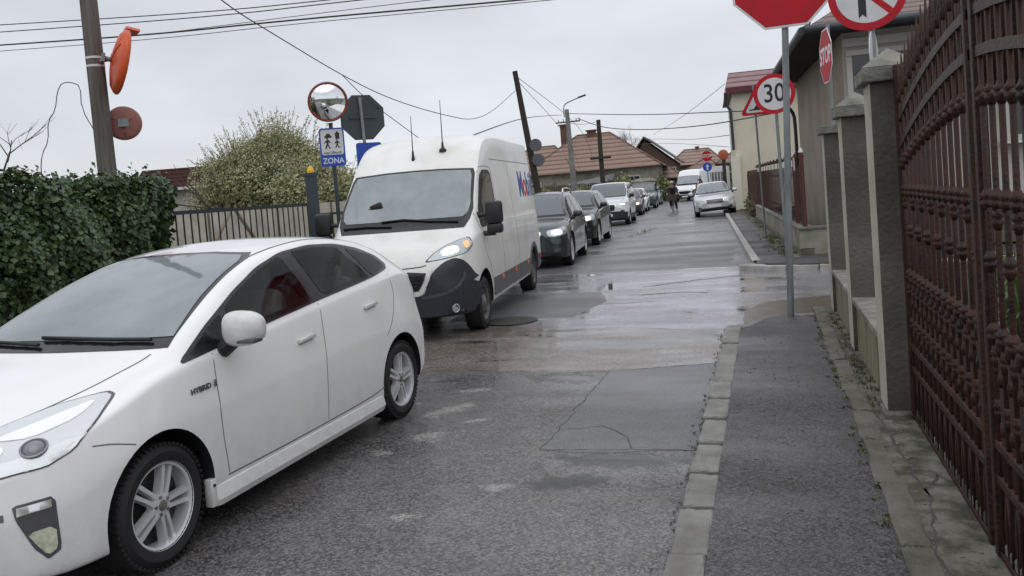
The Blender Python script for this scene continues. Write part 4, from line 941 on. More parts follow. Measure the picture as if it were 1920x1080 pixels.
    c.wiper([(0, -.75, 1.40), (0, -.35, 1.43), (0, 0, 1.47), (0, .3, 1.455)], X, .012)
    c.wiper([(0, .15, 1.39), (0, .5, 1.41), (0, .82, 1.40)], X, .012)
    p, n = c.hit(c.P(0, -.2, 2.0), Vector(X), .003)
    if detail:
        # phone holder stuck to the screen, aerials, side lettering
        b = BM(); box(b, (0, 0, 0), (.03, .17, .09), Matrix.Rotation(R(-18), 3, 'X'), bev=.01); tube(b, [(0, .08, -.02), (0, .30, -.13), (0, .50, -.18)], .012, 6)
        p, n = c.hit(c.P(0, .42, 1.66), Vector(X), .02); link('phone_holder', b, black_plastic, c.root, loc=p, smooth=True)
        for y, z0, h in ((.05, 2.30, .62), (-.36, 2.40, .72)):
            p, n = c.hit(c.P(0, y, z0), Vector(X), .0)
            b = BM(); lathe(b, [(.055 if y < 0 else .025, -.02), (.055 if y < 0 else .025, .01), (.02, .045), (.014, .12), (.008, .13), (.006, h * .6), (.004, h)], 12)
            o = link('aerial', b, black_plastic, c.root, loc=p, smooth=True); o.rotation_euler = (0, R(4), 0)
        blue = mat('logo_blue', (.03, .06, .30), .4); red = mat('logo_red', (.60, .03, .04), .4)
        x = 4.36
        for ch, m_, adv in (('M', blue, .46), ('o', red, .33), ('b', blue, .34), ('i', blue, .15), ('l', blue, .1)):
            b = text_bm(ch, .60, .002, .012, align='LEFT')
            for v in b.verts:
                q, n = c.hit(c.P(x + v.co.x, -2, 1.85 + v.co.z), Vector((0, 1, 0)), .004 if v.co.y < 0 else .0); v.co = q
            link('side_lettering', b, m_, c.root); x += adv
    return c
van = panel_van('delivery_van', 'white high-roof panel van with black bumper, lit headlight and blue and red side lettering', (-4.56, 10.2), R(6.2))

# ================================================================== the rest of the queue
def road_car(name, label, cat, place, heading, L=4.6, wb=2.8, fa=.9, H=1.65, hw=.93, wr=.35, nose=.78, hood=1.0, cowl=(1.15, 1.12), roof=(2.0, 3.9), rear=(4.45, 1.15), belt=1.08, tum=.60,
             paint=None, lit=lamp_lit_w, lamp=None, grille=None, lower=None, plate=True, style='ten', rails=False, tilt=0., lift=0., group=None, glass=None, black_low=False, mir=None, rim=None, windows=3, wind=None, sag=0.):
    paint = paint or white_paint; cu, cz = cowl; r0, r1 = roof; ru, rz_ = rear; g = glass or glass_dark
    T = dict(
        zt=[(0, nose - .06), (.05, nose), (.14, nose + (hood - nose) * .55), (.32, hood), (cu * .6, hood + (cz - hood) * .55), (cu, cz), (cu + (r0 - cu) * .35, cz + (H - cz) * .42), (cu + (r0 - cu) * .72, cz + (H - cz) * .80), (r0, H - .04), (r0 + .4, H - .005), ((r0 + r1) / 2 + .1, H), (r1, H - .03), (r1 + (ru - r1) * .5, rz_ + (H - rz_) * .62), (ru, rz_), (max(ru + .03, L - .12), rz_ - .10 if L - ru < .5 else rz_ - .04), (L, rz_ - .32)],
        zb=[(0, .30), (.2, .22), (.6, .21), (L - .8, .23), (L - .2, .28), (L, .38)],
        w=[(0, hw * .72), (.06, hw * .84), (.16, hw * .92), (.4, hw * .975), (.8, hw), (L - .7, hw), (L - .2, hw * .93), (L, hw * .82)],
        zs=[(0, nose * .8), (.12, nose * .92), (.4, hood - .12), (cu, belt - .06), (r0 + .3, belt), (r1, belt + .04), (ru, min(rz_ - .03, belt + .04)), (L, min(rz_ - .4, belt - .2))],
        ws=[(0, hw * .66), (.15, hw * .85), (.5, hw * .93), (cu, hw * .955), (r1, hw * .955), (ru, hw * .88), (L, hw * .75)],
        wt=[(0, hw * .5), (.2, hw * .70), (.6, hw * .78), (cu, hw * .84), (cu + (r0 - cu) * .5, hw * (tum + .13)), (r0, hw * (tum + .08)), ((r0 + r1) / 2, hw * (tum + .09)), (r1, hw * (tum + .07)), (ru, hw * (tum + .12)), (L, hw * .6)],
        dr=[(0, .04), (cu, .045), (r0, .06), (r1, .06), (L, .04)])
    c = Car(name, label, cat, T, L, fa, wb, wr, place, heading, paint, bow=.26, rbow=.14, ns=56, tilt=tilt, lift=lift, group=group, cutin=hw - .40, lowblack=(.36, L) if black_low else None)
    c.wheels(style, tyw=.22, rim=rim or wr * .68)
    D = (0, 1, 0); X = (1, 0, 0); wi = wind or glass_far
    zt = c.T['zt']; wtf = c.T['wt']; zt_top = zt(r0) - .05; yb = hw * .86; yt = hw * (tum + .05)
    zb_ = cz + .035
    ws = [(0, y, zb_) for y in (-yb, -yb / 2, 0, yb / 2, yb)] + [(0, (yb + yt) / 2 + .03, (zb_ + zt_top) / 2), (0, yt, zt_top - .03), (0, yt - .06, zt_top), (0, 0, zt_top + .02), (0, -yt + .06, zt_top), (0, -yt, zt_top - .03), (0, -(yb + yt) / 2 - .03, (zb_ + zt_top) / 2)]
    c.decal('windscreen_trim', [(u, y * 1.03, z + (-.02 if z < cz + .1 else .01)) for u, y, z in ws], X, black_gloss, .004, ml=.1)
    c.decal('windscreen', [(u, y * .97, z + (.02 if z < cz + .1 else -.012)) for u, y, z in ws], X, wi, .009, ml=.1)
    u0, u1 = cu + (r0 - cu) * .22, ru - (ru - r1) * .35
    zs = c.T['zs']
    bot = outline(lambda u: (u, -1, zs(u) + .045), u0, u1, 6)
    top = outline(lambda u: (u, -1, max(zs(u) + .10, zt(u) - .115)), u1 - .06, u0 + .18, 8)
    c.decal('window_surround', bot + top, D, black_gloss, .005, both=True, ml=.12)
    cuts = {3: ((.0, .36), (.40, .72), (.76, 1.)), 2: ((.0, .48), (.53, 1.))}[windows]
    for i, (a, b) in enumerate(cuts):
        ua, ub = u0 + .06 + (u1 - u0 - .12) * a, u0 + .06 + (u1 - u0 - .12) * b
        bt = outline(lambda u: (u, -1, zs(u) + .075), ua, ub, 3); tp = outline(lambda u: (u, -1, max(zs(u) + .09, zt(u) - .15)), ub, ua, 4)
        c.decal('side_window', bt + tp, D, g, .010, both=True, ml=.14)
    for u in (cu + .25, u0 + (u1 - u0) * .40, u0 + (u1 - u0) * .76):
        c.strip([(u, -1, zs(u)), (u - .02, -1, .75), (u, -1, .32)], D, .010, m=black_plastic, both=True)
    c.strip([(cu - .05, -yb * .9, 3), (cu * .5, -hw * .70, 3), (.25, -hw * .58, 3), (.12, 0, 3)], (0, 0, -1), .01, m=black_plastic, both=True)
    if black_low: c.strip([(fa + wr + .1, -1, .42), (fa + wb - wr - .1, -1, .42)], D, .10, m=black_plastic, name='sill_cladding', off=.01, both=True)
    # lamps, grille, bumper
    lz0, lz1, ly0, ly1 = lamp or (nose - .10, nose + .07, .50, .90)
    dh = Vector((1, .6, -.1))
    for sg in (-1, 1):
        dd = Vector((1, -sg * .6, -.1))
        o = c.decal('headlight', [(.05, sg * hw * ly0, lz1 - .03), (.2, sg * hw * (ly0 + ly1) / 2, lz1), (.45, sg * hw * ly1 * 1.02, lz1 + .04), (.42, sg * hw * ly1 * 1.02, lz0 + .05), (.2, sg * hw * (ly0 + ly1) / 2, lz0), (.05, sg * hw * ly0, lz0 + .02)], dd, lamp_clear, .006, rd=1, rr=.2)
        if lit: c.decal('lit_bulb', [(.12, sg * hw * (ly0 + .09), lz1 - .035), (.25, sg * hw * (ly1 - .08), lz1 - .03), (.25, sg * hw * (ly1 - .08), lz0 + .045), (.12, sg * hw * (ly0 + .09), lz0 + .035)], dd, lit, .012, rd=2, parent=o)
        c.decal('rear_lamp', [(L, sg * hw * .62, rz_ - .08), (L - .2, sg * hw * .95, rz_ - .06), (L - .2, sg * hw * .95, rz_ - .26), (L, sg * hw * .62, rz_ - .28)], (-1, -sg * .8, 0), redlens, .006, rd=1)
    gz0, gz1, gy, gm = grille or (nose - .28, nose + .0, .36, black_plastic)
    c.decal('grille_frame', [(0, -hw * gy - .02, gz1 + .015), (0, hw * gy + .02, gz1 + .015), (0, hw * gy * .86 + .02, gz0 - .015), (0, -hw * gy * .86 - .02, gz0 - .015)], X, chrome, .005, rd=1, rr=.1)
    gr = c.decal('grille', [(0, -hw * gy, gz1), (0, hw * gy, gz1), (0, hw * gy * .86, gz0), (0, -hw * gy * .86, gz0)], X, gm, .010, rd=1, rr=.1)
    k = gz0 + .05
    while k < gz1 - .02:
        b = BM(); tube(b, [c.hit(c.P(0, y, k), Vector(X), .018)[0] for y in (-hw * gy * .82, 0, hw * gy * .82)], .006, 5); link('grille_bar', b, chrome if gm is not black_plastic else black_gloss, gr); k += .055
    l0, l1, lw, lm = lower or (.30, .42, .72, black_plastic)
    c.decal('lower_bumper', [(0, -hw * lw, l1), (0, hw * lw, l1), (0, hw * lw * .96, l0), (0, -hw * lw * .96, l0)], X, lm, .007, rd=1, rr=.15)
    for sg in (-1, 1): c.decal('fog_lamp', [(.1, sg * hw * .62, l1 - .01 + .06), (.2, sg * hw * .78, l1 + .06), (.2, sg * hw * .78, l1 - .03), (.1, sg * hw * .62, l1 - .03)], (1, -sg * .5, 0), lamp_grey, .011, rd=1)
    if plate:
        p = c.decal('number_plate', [(0, -.26, plate if plate is not True else l1 + .11), (0, .26, plate if plate is not True else l1 + .11), (0, .26, (plate if plate is not True else l1 + .11) - .11), (0, -.26, (plate if plate is not True else l1 + .11) - .11)], X, plate_white, .022)
    c.mirror(cu + .36, hw * .97, belt + .09, (.09, .12, .085) if not mir else mir, paint if not black_low else black_plastic, drop=.02)
    for u in (u0 + (u1 - u0) * .34, u0 + (u1 - u0) * .70):
        for sg in (-1, 1):
            p, n = c.hit(c.P(u, sg * 2, belt - .12), Vector((0, -sg, 0)), .012); b = BM(); box(b, (0, 0, 0), (.19, .022, .028), bev=.008); link('door_handle', b, paint, c.root, loc=p)
    if rails:
        for sg in (-1, 1):
            b = BM(); y = sg * hw * (tum + .04); tube(b, [(r0 + .15 - L / 2, y, zt(r0 + .15) - .03), (r0 + .25 - L / 2, y, H + .045), ((r0 + r1) / 2 - L / 2, y, H + .06), (r1 - .1 - L / 2, y, H + .04), (r1 + .1 - L / 2, y, zt(r1 + .1) - .03)], .018, 8); link('roof_rail', b, chrome, c.root, smooth=True)
    return c
dark_metal = mat('dark_grey_metallic', (.035, .042, .046), .22, metal=.3, coat=.8)
black_metal = mat('black_metallic', (.022, .025, .026), .2, metal=.3, coat=.8)
silver = mat('silver_metallic', (.60, .61, .62), .28, metal=.45, coat=.6)
lightgrey_p = mat('pale_van_paint', (.62, .64, .67), .28, coat=.5)
maroon_p = mat('maroon_metallic', (.07, .028, .032), .25, metal=.3, coat=.7)
green_p = mat('green_grey_paint', (.05, .075, .07), .3, coat=.5)
teal_p = mat('grey_green_metallic', (.16, .20, .20), .3, metal=.3, coat=.5)
QG = 'cars queuing behind the van'
suv1 = road_car('suv_car', 'dark charcoal estate-like SUV with chrome roof rails and lit headlights, directly behind the white van', 'car', (-5.15, 18.65), R(5.5), L=4.63, wb=2.81, fa=.88, H=1.70, hw=.94, wr=.365, nose=.83, hood=.98, cowl=(1.18, 1.10), roof=(2.05, 3.75), rear=(4.42, 1.12), belt=1.06, paint=dark_metal, rails=True, lamp=(.70, .88, .52, .92), grille=(.42, .84, .34, black_plastic), lower=(.28, .40, .80, black_plastic), group=QG, plate=.60)
suv2 = road_car('suv_car', 'black SUV with bright headlight on the left side, second car behind the white van', 'car', (-5.70, 24.9), R(3.5), L=4.66, wb=2.81, fa=.86, H=1.67, hw=.94, wr=.37, nose=.86, hood=1.02, cowl=(1.2, 1.14), roof=(2.0, 3.8), rear=(4.4, 1.16), belt=1.10, paint=black_metal, lamp=(.74, .92, .54, .90), grille=(.66, .88, .22, black_plastic), lower=(.30, .50, .78, black_plastic), group=QG, plate=.62)
mpv = road_car('passenger_van', 'pale grey passenger van with black bumper and slim headlights, third vehicle behind the white van', 'van', (-6.62, 37.0), R(4), L=5.14, wb=3.2, fa=.90, H=1.90, hw=.965, wr=.34, nose=.92, hood=1.07, cowl=(.95, 1.22), roof=(1.85, 4.7), rear=(5.05, 1.5), belt=1.18, tum=.72, paint=lightgrey_p, lamp=(.86, .98, .50, .93), grille=(.66, .92, .40, black_plastic), lower=(.26, .62, .94, bumper_plastic), group=QG, plate=.52, black_low=True, windows=2, rim=.2)
maroon = road_car('hatchback_car', 'dark maroon hatchback with lit headlight, behind the pale passenger van', 'car', (-7.35, 47.0), R(5), L=4.1, wb=2.5, fa=.82, H=1.5, hw=.86, wr=.31, nose=.68, hood=.86, cowl=(1.0, .98), roof=(1.8, 3.3), rear=(3.95, 1.0), belt=.96, paint=maroon_p, lit=lamp_lit, group=QG)
smallw = road_car('hatchback_car', 'small white hatchback mostly hidden behind the maroon car', 'car', (-7.72, 52.2), R(4), L=3.9, wb=2.45, fa=.75, H=1.5, hw=.83, wr=.3, nose=.70, hood=.88, cowl=(.9, 1.0), roof=(1.6, 3.3), rear=(3.8, 1.0), belt=.95, lit=None, group=QG)
green = road_car('offroad_car', 'dark green-grey off-road car with a pale load on its roof, in the far queue', 'car', (-8.0, 58.5), R(4), L=4.5, wb=2.7, fa=.75, H=1.85, hw=.9, wr=.38, nose=.95, hood=1.12, cowl=(1.3, 1.2), roof=(1.8, 4.2), rear=(4.45, 1.2), belt=1.2, tum=.76, paint=green_p, lit=None, group=QG)
greyc = road_car('saloon_car', 'grey-green saloon with one small lit lamp, last car in the far queue', 'car', (-8.6, 66.5), R(3), L=4.5, wb=2.65, fa=.85, H=1.52, hw=.88, wr=.33, nose=.72, hood=.90, cowl=(1.2, .98), roof=(1.9, 3.3), rear=(3.9, 1.02), belt=.97, paint=teal_p, lit=lamp_lit, group=QG)
# parked saloon with two wheels up on the pavement
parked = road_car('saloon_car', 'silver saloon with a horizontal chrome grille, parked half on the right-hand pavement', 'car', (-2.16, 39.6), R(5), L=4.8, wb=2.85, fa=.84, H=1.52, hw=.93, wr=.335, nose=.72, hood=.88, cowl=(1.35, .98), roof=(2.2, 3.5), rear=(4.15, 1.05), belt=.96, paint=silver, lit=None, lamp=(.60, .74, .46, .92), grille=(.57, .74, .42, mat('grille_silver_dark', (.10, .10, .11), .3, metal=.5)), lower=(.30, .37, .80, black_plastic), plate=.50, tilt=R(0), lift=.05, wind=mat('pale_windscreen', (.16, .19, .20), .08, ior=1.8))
parked.root.rotation_euler = (R(-2.8), 0, parked.root.rotation_euler[2])
b = BM(); box(b, (0, 0, 0), (1.7, 1.2, .16), bev=.04); box(b, (.05, 0, .12), (1.2, .9, .10), bev=.03)
tag(link('roof_load', b, mat('tarp_pale', (.38, .38, .32), .7, col2=(.25, .25, .22), scale=4), loc=(-8.2, 60.9, 1.95)), 'pale covered load lying on the roof of the dark off-road car', 'roof load')
# far van facing the camera
fv = panel_van('delivery_van', 'white van with dark bumper, oncoming at the far end of the street', (-6.2, 73), R(-9), detail=False, paint=mat('far_van_white', (.72, .73, .75), .3))

# ================================================================== signs
sred = mat('sign_red', (.46, .012, .022), .55, col2=(.38, .015, .025), scale=3, ior=1.3); swhite = mat('sign_white', (.62, .63, .64), .35, col2=(.52, .52, .52), scale=3)
sblack = mat('sign_black', (.015, .015, .015), .4); sblue = mat('sign_blue', (.015, .06, .36), .35); sback = mat('sign_back', (.045, .055, .06), .5, metal=.2)
galv = mat('galvanised_pole', (.24, .26, .27), .45, metal=.4, col2=(.17, .185, .19), scale=6, bump=.05, bscale=60)
def circ(r, n=48, cx=0, cz=0, a0=0.): return [(cx + r * math.cos(a0 + 2 * math.pi * k / n), cz + r * math.sin(a0 + 2 * math.pi * k / n)) for k in range(n)]
def plate(parent, name, pts, m, layer, z=0., x=0., y0=-.045):
    """flat plate facing local -Y; each layer stands 1.5 mm proud of the one below"""
    b = BM(); y = y0 - layer * .0015; ya, yb = (y, y - .010) if layer == 0 else (y - .009, y - .010); n = len(pts)
    v2, _, f2, *_r = delaunay_2d_cdt([Vector((p[0] + x, p[1] + z)) for p in pts], [], [list(range(n))], 1, 1e-6)
    A = [b.verts.new((q.x, ya, q.y)) for q in v2]; B_ = [b.verts.new((q.x, yb, q.y)) for q in v2]
    for f in f2: b.faces.new([A[i] for i in f]); b.faces.new([B_[i] for i in reversed(f)])
    for e_ in [e_ for e_ in b.edges if len(e_.link_faces) == 1]:
        i, j = (next((k for k, v in enumerate(A) if v is w), None) for w in e_.verts)
        if i is not None and j is not None: b.faces.new((A[i], A[j], B_[j], B_[i]))
    return link(name, b, m, parent)
def lettering(parent, s_, size, m, layer, x=0., z=0., bold=.0, sx=1., name='lettering', y0=-.045):
    b = text_bm(s_, size, .0006, bold, sx=sx)
    for v in b.verts: v.co += Vector((x, y0 - layer * .0015 - .0096, z))
    return link(name, b, m, parent)
def pole(t, h, r=.03, m=None, lean=(0, 0), z0=-.1, x=0., y=0.):
    b = BM(); tube(b, [(x - lean[0] * .0, y, z0), (x + lean[0] * h / 2, y + lean[1] * h / 2, h / 2), (x + lean[0] * h, y + lean[1] * h, h)], r, 16)
    lathe(b, [(r * 1.15, h - .01), (r * 1.15, h + .015), (.001, h + .02)], 12, c=(x + lean[0] * h, y + lean[1] * h, 0))
    return link('pole', b, m or galv, t, smooth=True)
def octa(r): return circ(r / math.cos(math.pi / 8), 8, a0=math.pi / 8)
def stop_sign(t, z, r, x=0., back=True):
    plate(t, 'sign_plate', octa(r), swhite, 0, z, x); plate(t, 'red_field', octa(r * .955), sred, 1, z, x)
    lettering(t, 'STOP', r * .86, swhite, 2, x, z, bold=r * .022, sx=.88)
    b = BM(); box(b, (x, -.036, z + r * .3), (.10, .018, .05)); link('bracket', b, galv, t)
    b = BM(); box(b, (x, -.036, z - r * .3), (.10, .018, .05)); link('bracket', b, galv, t)
def ring_sign(t, z, r, x=0.):
    plate(t, 'sign_plate', circ(r), sred, 0, z, x); plate(t, 'white_field', circ(r * .80), swhite, 1, z, x)
    for q in (.35, -.35): b = BM(); box(b, (x, -.036, z + r * q), (.10, .018, .05)); link('bracket', b, galv, t)
# big stop sign at the junction corner
t = thing('stop_sign', 'large red stop sign on a tall galvanised pole at the near pavement corner', 'sign', (.20, 9.83, .10), R(-4))
pole(t, 4.25, .036, lean=(.042, 0)); stop_sign(t, 3.725, .545, x=.15)
# no left turn
t = thing('no_left_turn_sign', 'round red-bordered no left turn sign above the near pillar', 'sign', (1.09, 8.9, .06), R(-7))
pole(t, 3.62, .03); ring_sign(t, 3.30, .355, -.02)
plate(t, 'arrow', [(-.085, -.235), (-.085, .06), (-.05, .115), (.03, .135), (.03, .085), (.0, .07), (-.015, .04), (-.015, -.235), (-.05, -.20)], sblack, 2, 3.30, -.02)
plate(t, 'arrow', [(.0, .14), (.0, .05), (.16, .09), (.16, .13)], sblack, 2, 3.30, -.02)
plate(t, 'arrow_head', [(-.10, .10), (.02, .20), (.02, .0)], sblack, 2, 3.33, .10)
plate(t, 'red_bar', [(-.245, .205), (-.205, .245), (.245, -.205), (.205, -.245)], sred, 3, 3.30, -.02)
o = plate(t, 'side_sign', circ(.235, 40), swhite, 0, 0, 0); o.location = (-.04, .06, 2.72); o.rotation_euler = (0, 0, R(81))
# narrow stop sign for the side street
t = thing('stop_sign', 'small red stop sign seen almost edge-on above the middle pillar', 'sign', (1.07, 13.7, .06), R(-82))
pole(t, 3.85, .028); stop_sign(t, 3.35, .40)
# 30 limit
t = thing('speed_limit_sign', 'round 30 speed limit sign with red border behind the galvanised stop pole', 'sign', (.36, 17.2, .10), R(-3))
pole(t, 3.45, .03, lean=(-.012, 0)); ring_sign(t, 3.14, .385, -.05); lettering(t, '30', .50, sblack, 2, -.05, 3.14, bold=.006, sx=.82)
# speed bump triangle
t = thing('speed_bump_sign', 'red-bordered triangular speed bump sign on a thin pole left of the 30 sign', 'sign', (-.02, 23.6, .10), R(-4))
pole(t, 4.0, .026, lean=(-.02, 0))
def tri(s_): return chaikin([Vector((-s_ / 2, -s_ * .289, 0)), Vector((s_ / 2, -s_ * .289, 0)), Vector((0, s_ * .577, 0))], 2, True, .08)
P2 = lambda L_: [(p.x, p.y) for p in L_]
plate(t, 'sign_plate', P2(tri(1.02)), sred, 0, 3.50, .05); plate(t, 'white_field', P2(tri(.76)), swhite, 1, 3.49, .05)
plate(t, 'bump_symbol', [(-.26, -.17), (.26, -.17), (.26, -.14), (.15, -.13), (.08, -.04), (0, -.015), (-.08, -.04), (-.15, -.13), (-.26, -.14)], sblack, 2, 3.50, .05)
# sign group left of the van
def far_ang(x, y): return math.atan2(x, y)
t = thing('zone_sign', 'white and blue ZONA residential zone sign on a dark pole beside the white van', 'sign', (-7.02, 13.05, .0), R(27))
pole(t, 3.15, .035, sback)
rr = lambda w, h: P2(chaikin([Vector((-w, -h, 0)), Vector((w, -h, 0)), Vector((w, h, 0)), Vector((-w, h, 0))], 2, True, .06))
plate(t, 'sign_plate', rr(.21, .325), sblue, 0, 2.75); plate(t, 'white_field', rr(.185, .215), swhite, 1, 2.835)
plate(t, 'car_pictogram', [(-.12, -.02), (.0, -.02), (.0, .01), (-.02, .02), (-.035, .05), (-.085, .05), (-.10, .02), (-.12, .01)], sblack, 2, 2.93)
plate(t, 'house_pictogram', [(.06, -.045), (.13, -.045), (.13, .03), (.145, .03), (.095, .09), (.045, .03), (.06, .03)], sblack, 2, 2.93)
def figure_pts(t, x, z, s_, name):
    plate(t, name, circ(.018 * s_, 12, 0, .085 * s_), sblack, 2, z, x)
    plate(t, name, [(a * s_, b_ * s_) for a, b_ in [(-.025, .06), (.02, .065), (.055, .015), (.045, .005), (.018, .03), (.015, -.01), (.045, -.085), (.025, -.09), (0, -.03), (-.03, -.09), (-.048, -.082), (-.02, -.01), (-.018, .03), (-.05, .0), (-.058, .012)]], sblack, 2, z, x)
figure_pts(t, -.075, 2.81, 1, 'walker_pictogram'); figure_pts(t, .085, 2.80, .8, 'child_pictogram')
plate(t, 'ball_pictogram', circ(.010, 10), sblack, 2, 2.745, .13)
lettering(t, 'max 20km/h', .060, sblack, 2, 0, 2.655, bold=.001); lettering(t, 'ZONA', .135, swhite, 1, .0, 2.515, bold=.003, sx=.9)
# convex mirror above
mir = mat('mirror_glass', (.82, .84, .86), .02, metal=1); orange = mat('mirror_orange', (.62, .085, .015), .38, col2=(.50, .07, .02), scale=5); faded = mat('mirror_faded', (.33, .13, .105), .6, col2=(.24, .10, .085), scale=7)
def convex_mirror(name, label, loc, rz, r, back, rx=0., group=None, rim_m=None, hood=True, flat=1.):
    t = thing(name, label, 'mirror', loc, rz, group); t.rotation_euler = (rx, 0, rz)
    b = BM(); R0 = r * 2.1
    pr = [(r * .94 * k / 10, -(math.sqrt(R0 ** 2 - (r * .94 * k / 10) ** 2) - math.sqrt(R0 ** 2 - (r * .94) ** 2))) for k in range(10, 0, -1)]
    lathe(b, pr + [(.002, pr[-1][1] - .0005)], 48, 'Y'); link('mirror_glass', b, mir, t, smooth=60)
    b = BM(); lathe(b, [(r * .93, -.012), (r, -.02), (r * 1.03, 0), (r * 1.0, .03), (r * .85, .07), (r * .5, .10), (r * .2, .115), (.01, .115)], 48, 'Y', caps=False); link('back_shell', b, back, t, smooth=50)
    b = BM(); lathe(b, [(r * .955, -.016), (r * .97, -.026), (r * 1.03, -.012), (r * 1.035, .01), (r * .98, .016)], 48, 'Y', close=True); link('rim', b, rim_m or back, t, smooth=50)
    b = BM(); tube(b, [(0, .10, 0), (0, .20, 0)], .03, 8); box(b, (0, .21, 0), (.12, .03, .10)); link('bracket', b, galv, t)
    for k in range(3):
        a = k * 2.1 + .5; b = BM(); tube(b, [(0, .118, 0), (r * .45 * math.cos(a), .108, r * .45 * math.sin(a)), (r * .8 * math.cos(a), .08, r * .8 * math.sin(a))], .008, 5); link('rib', b, back, t)
    t.scale = (1, flat, 1)
    if not hood: return t
    b = BM(); prism(b, [(-.14, r * 1.0), (.14, r * 1.0), (.10, r * 1.10), (-.10, r * 1.10)], -.13, .02); link('hood', b, rim_m or back, t)
    return t
convex_mirror('convex_mirror', 'round convex traffic mirror with orange-red rim on top of the ZONA sign pole', (-6.93, 12.86, 3.50), R(34), .325, orange, R(9), rim_m=mat('rim_dull_red', (.12, .035, .03), .5), hood=False)
t = thing('stop_sign', 'dark back of an octagonal sign with a blue sign below, behind the van', 'sign', (-6.98, 14.2, .0), R(222))
b = BM(); tube(b, [(0, .05, 0), (.0, .05, 2.3), (0.03, .05, 3.7)], .032, 12); link('pole', b, galv, t, smooth=True)
plate(t, 'sign_plate', octa(.41), sback, 0, 3.33, 0., .02)
b = BM(); box(b, (0, .035, 3.33), (.50, .03, .04)); link('bracket', b, sback, t)
plate(t, 'blue_plate', rr(.24, .24), sblue, 0, 2.62, -.05, .10)
# far stop + blue arrow sign
t = thing('stop_sign', 'far red stop sign above a round blue sign, at the end of the street', 'sign', (-3.5, 58, .1), R(3))
pole(t, 3.6, .04); stop_sign(t, 3.15, .36); plate(t, 'blue_disc', circ(.30, 32), sblue, 0, 2.42)
plate(t, 'white_arrow', [(-.05, -.2), (.05, -.2), (.05, .02), (.13, .02), (0, .19), (-.13, .02), (-.05, .02)], swhite, 1, 2.42)
far_post = thing('wooden_pole', 'short dark post under the far orange mirror by the pale house', 'pole', (-2.43, 58.4, 0)); b = BM(); tube(b, [(0, 0, 0), (0, 0, 3.0)], .13, 10); link('shaft', b, mat('wood_dark', (.035, .028, .022), .85, bump=.4, bscale=20), far_post)
convex_mirror('convex_mirror', 'far orange convex mirror seen from behind, on the short dark post', (-2.43, 58.1, 3.25), R(190), .33, mat('far_orange', (.42, .10, .04), .6), flat=.45, hood=False)

# ================================================================== poles and lamps
wood = mat('weathered_pole_wood', (.085, .075, .065), .9, col2=(.16, .145, .13), scale=3, stretch=(6, 6, .4), bump=.7, bscale=14, detail=10)
woodk = MATS['wood_dark']
t = thing('wooden_pole', 'weathered wooden pole with two steel bands and two orange mirrors, behind the ivy hedge', 'pole', (-7.72, 8.55, 0), 0)
b = BM(); tube(b, [(0.05, 0, 0), (0, 0, 4), (-.02, 0, 6.4)], [.118, .102, .090], 16); link('shaft', b, wood, t, smooth=True)
for z in (3.66, 3.76):
    b = BM(); lathe(b, [(.100, -.014), (.108, -.014), (.108, .014), (.100, .014)], 20, c=(0.003, 0, z), close=True); link('steel_band', b, swhite, t)
b = BM(); tube(b, [(.08, -.02, 3.71), (.22, -.05, 3.71)], .025, 8); link('mirror_bracket', b, orange, t)
convex_mirror('convex_mirror', 'orange-backed convex mirror seen nearly edge-on, upper of the two on the wooden pole', (-7.30, 8.52, 3.66), R(141), .385, orange, R(13), 'mirrors on the wooden pole')
convex_mirror('convex_mirror', 'faded round red-backed mirror, lower of the two on the wooden pole', (-7.60, 8.80, 2.97), R(218), .205, faded, 0, 'mirrors on the wooden pole', hood=False, flat=.45)
b = BM()
import itertools
def wire(name, label, pts, r, m=None, group='overhead wires', it=3):
    P = chaikin([Vector(p) for p in pts], it); b = BM(); tube(b, P, r, 6); return tag(link(name, b, m or wirem, smooth=True), label, 'wire', group)
wirem = mat('wire_black', (.035, .035, .037), .6); wiremg = mat('wire_grey', (.14, .14, .15), .6)
wire('hanging_wire', 'loose kinked wire hanging in the sky left of the wooden pole', [(-7.6, 8.3, 2.85), (-7.6, 8.13, 3.1), (-7.6, 8.15, 3.37), (-7.6, 8.02, 3.40), (-7.6, 7.88, 3.38), (-7.6, 7.80, 3.28), (-7.6, 7.74, 3.05), (-7.6, 7.62, 2.92), (-7.6, 7.60, 2.7), (-7.6, 7.49, 2.55), (-7.6, 7.45, 2.35), (-7.6, 7.5, 2.0)], .006, wiremg, it=1)
def pole_thing(label, loc, r0, r1, h, lean, m, cross=None, top=None):
    t = thing('utility_pole', label, 'pole', loc, 0); b = BM(); tube(b, [(0, 0, 0), (lean[0] * h / 2, lean[1] * h / 2, h / 2), (lean[0] * h, lean[1] * h, h)], [r0, (r0 + r1) / 2, r1], 14); link('shaft', b, m, t, smooth=True); return t
t = pole_thing('black leaning wooden pole behind the roof of the white van, with two round discs', (-6.93, 27, 0), .13, .085, 5.75, (-.118, 0), woodk)
for z in (3.26, 2.77):
    b = BM(); lathe(b, [(.20, -.02), (.21, 0), (.17, .04), (.05, .05)], 28, 'Y', c=(-.118 * z + .26, -.16, z)); link('round_disc', b, mat('disc_slate', (.10, .105, .12), .5), t, smooth=True)
conc = mat('pole_concrete', (.24, .24, .23), .85, col2=(.14, .14, .135), scale=2, bump=.3, bscale=20)
t = thing('street_lamp', 'grey concrete lamp post with a curved arm, rising behind the queue of cars', 'street lamp', (-10.9, 50, 0)); b = BM(); tube(b, [(0, 0, 0), (-.06, 0, 3), (-.14, 0, 6.55)], [.20, .17, .13], 12); link('post', b, conc, t, smooth=True)
b = BM(); tube(b, chaikin([Vector(p) for p in [(-.32, 0, 6.1), (-.34, 0, 6.85), (.2, 0, 7.05), (.72, 0, 7.2)]], 3), .035, 8); link('lamp_arm', b, conc, t, smooth=True)
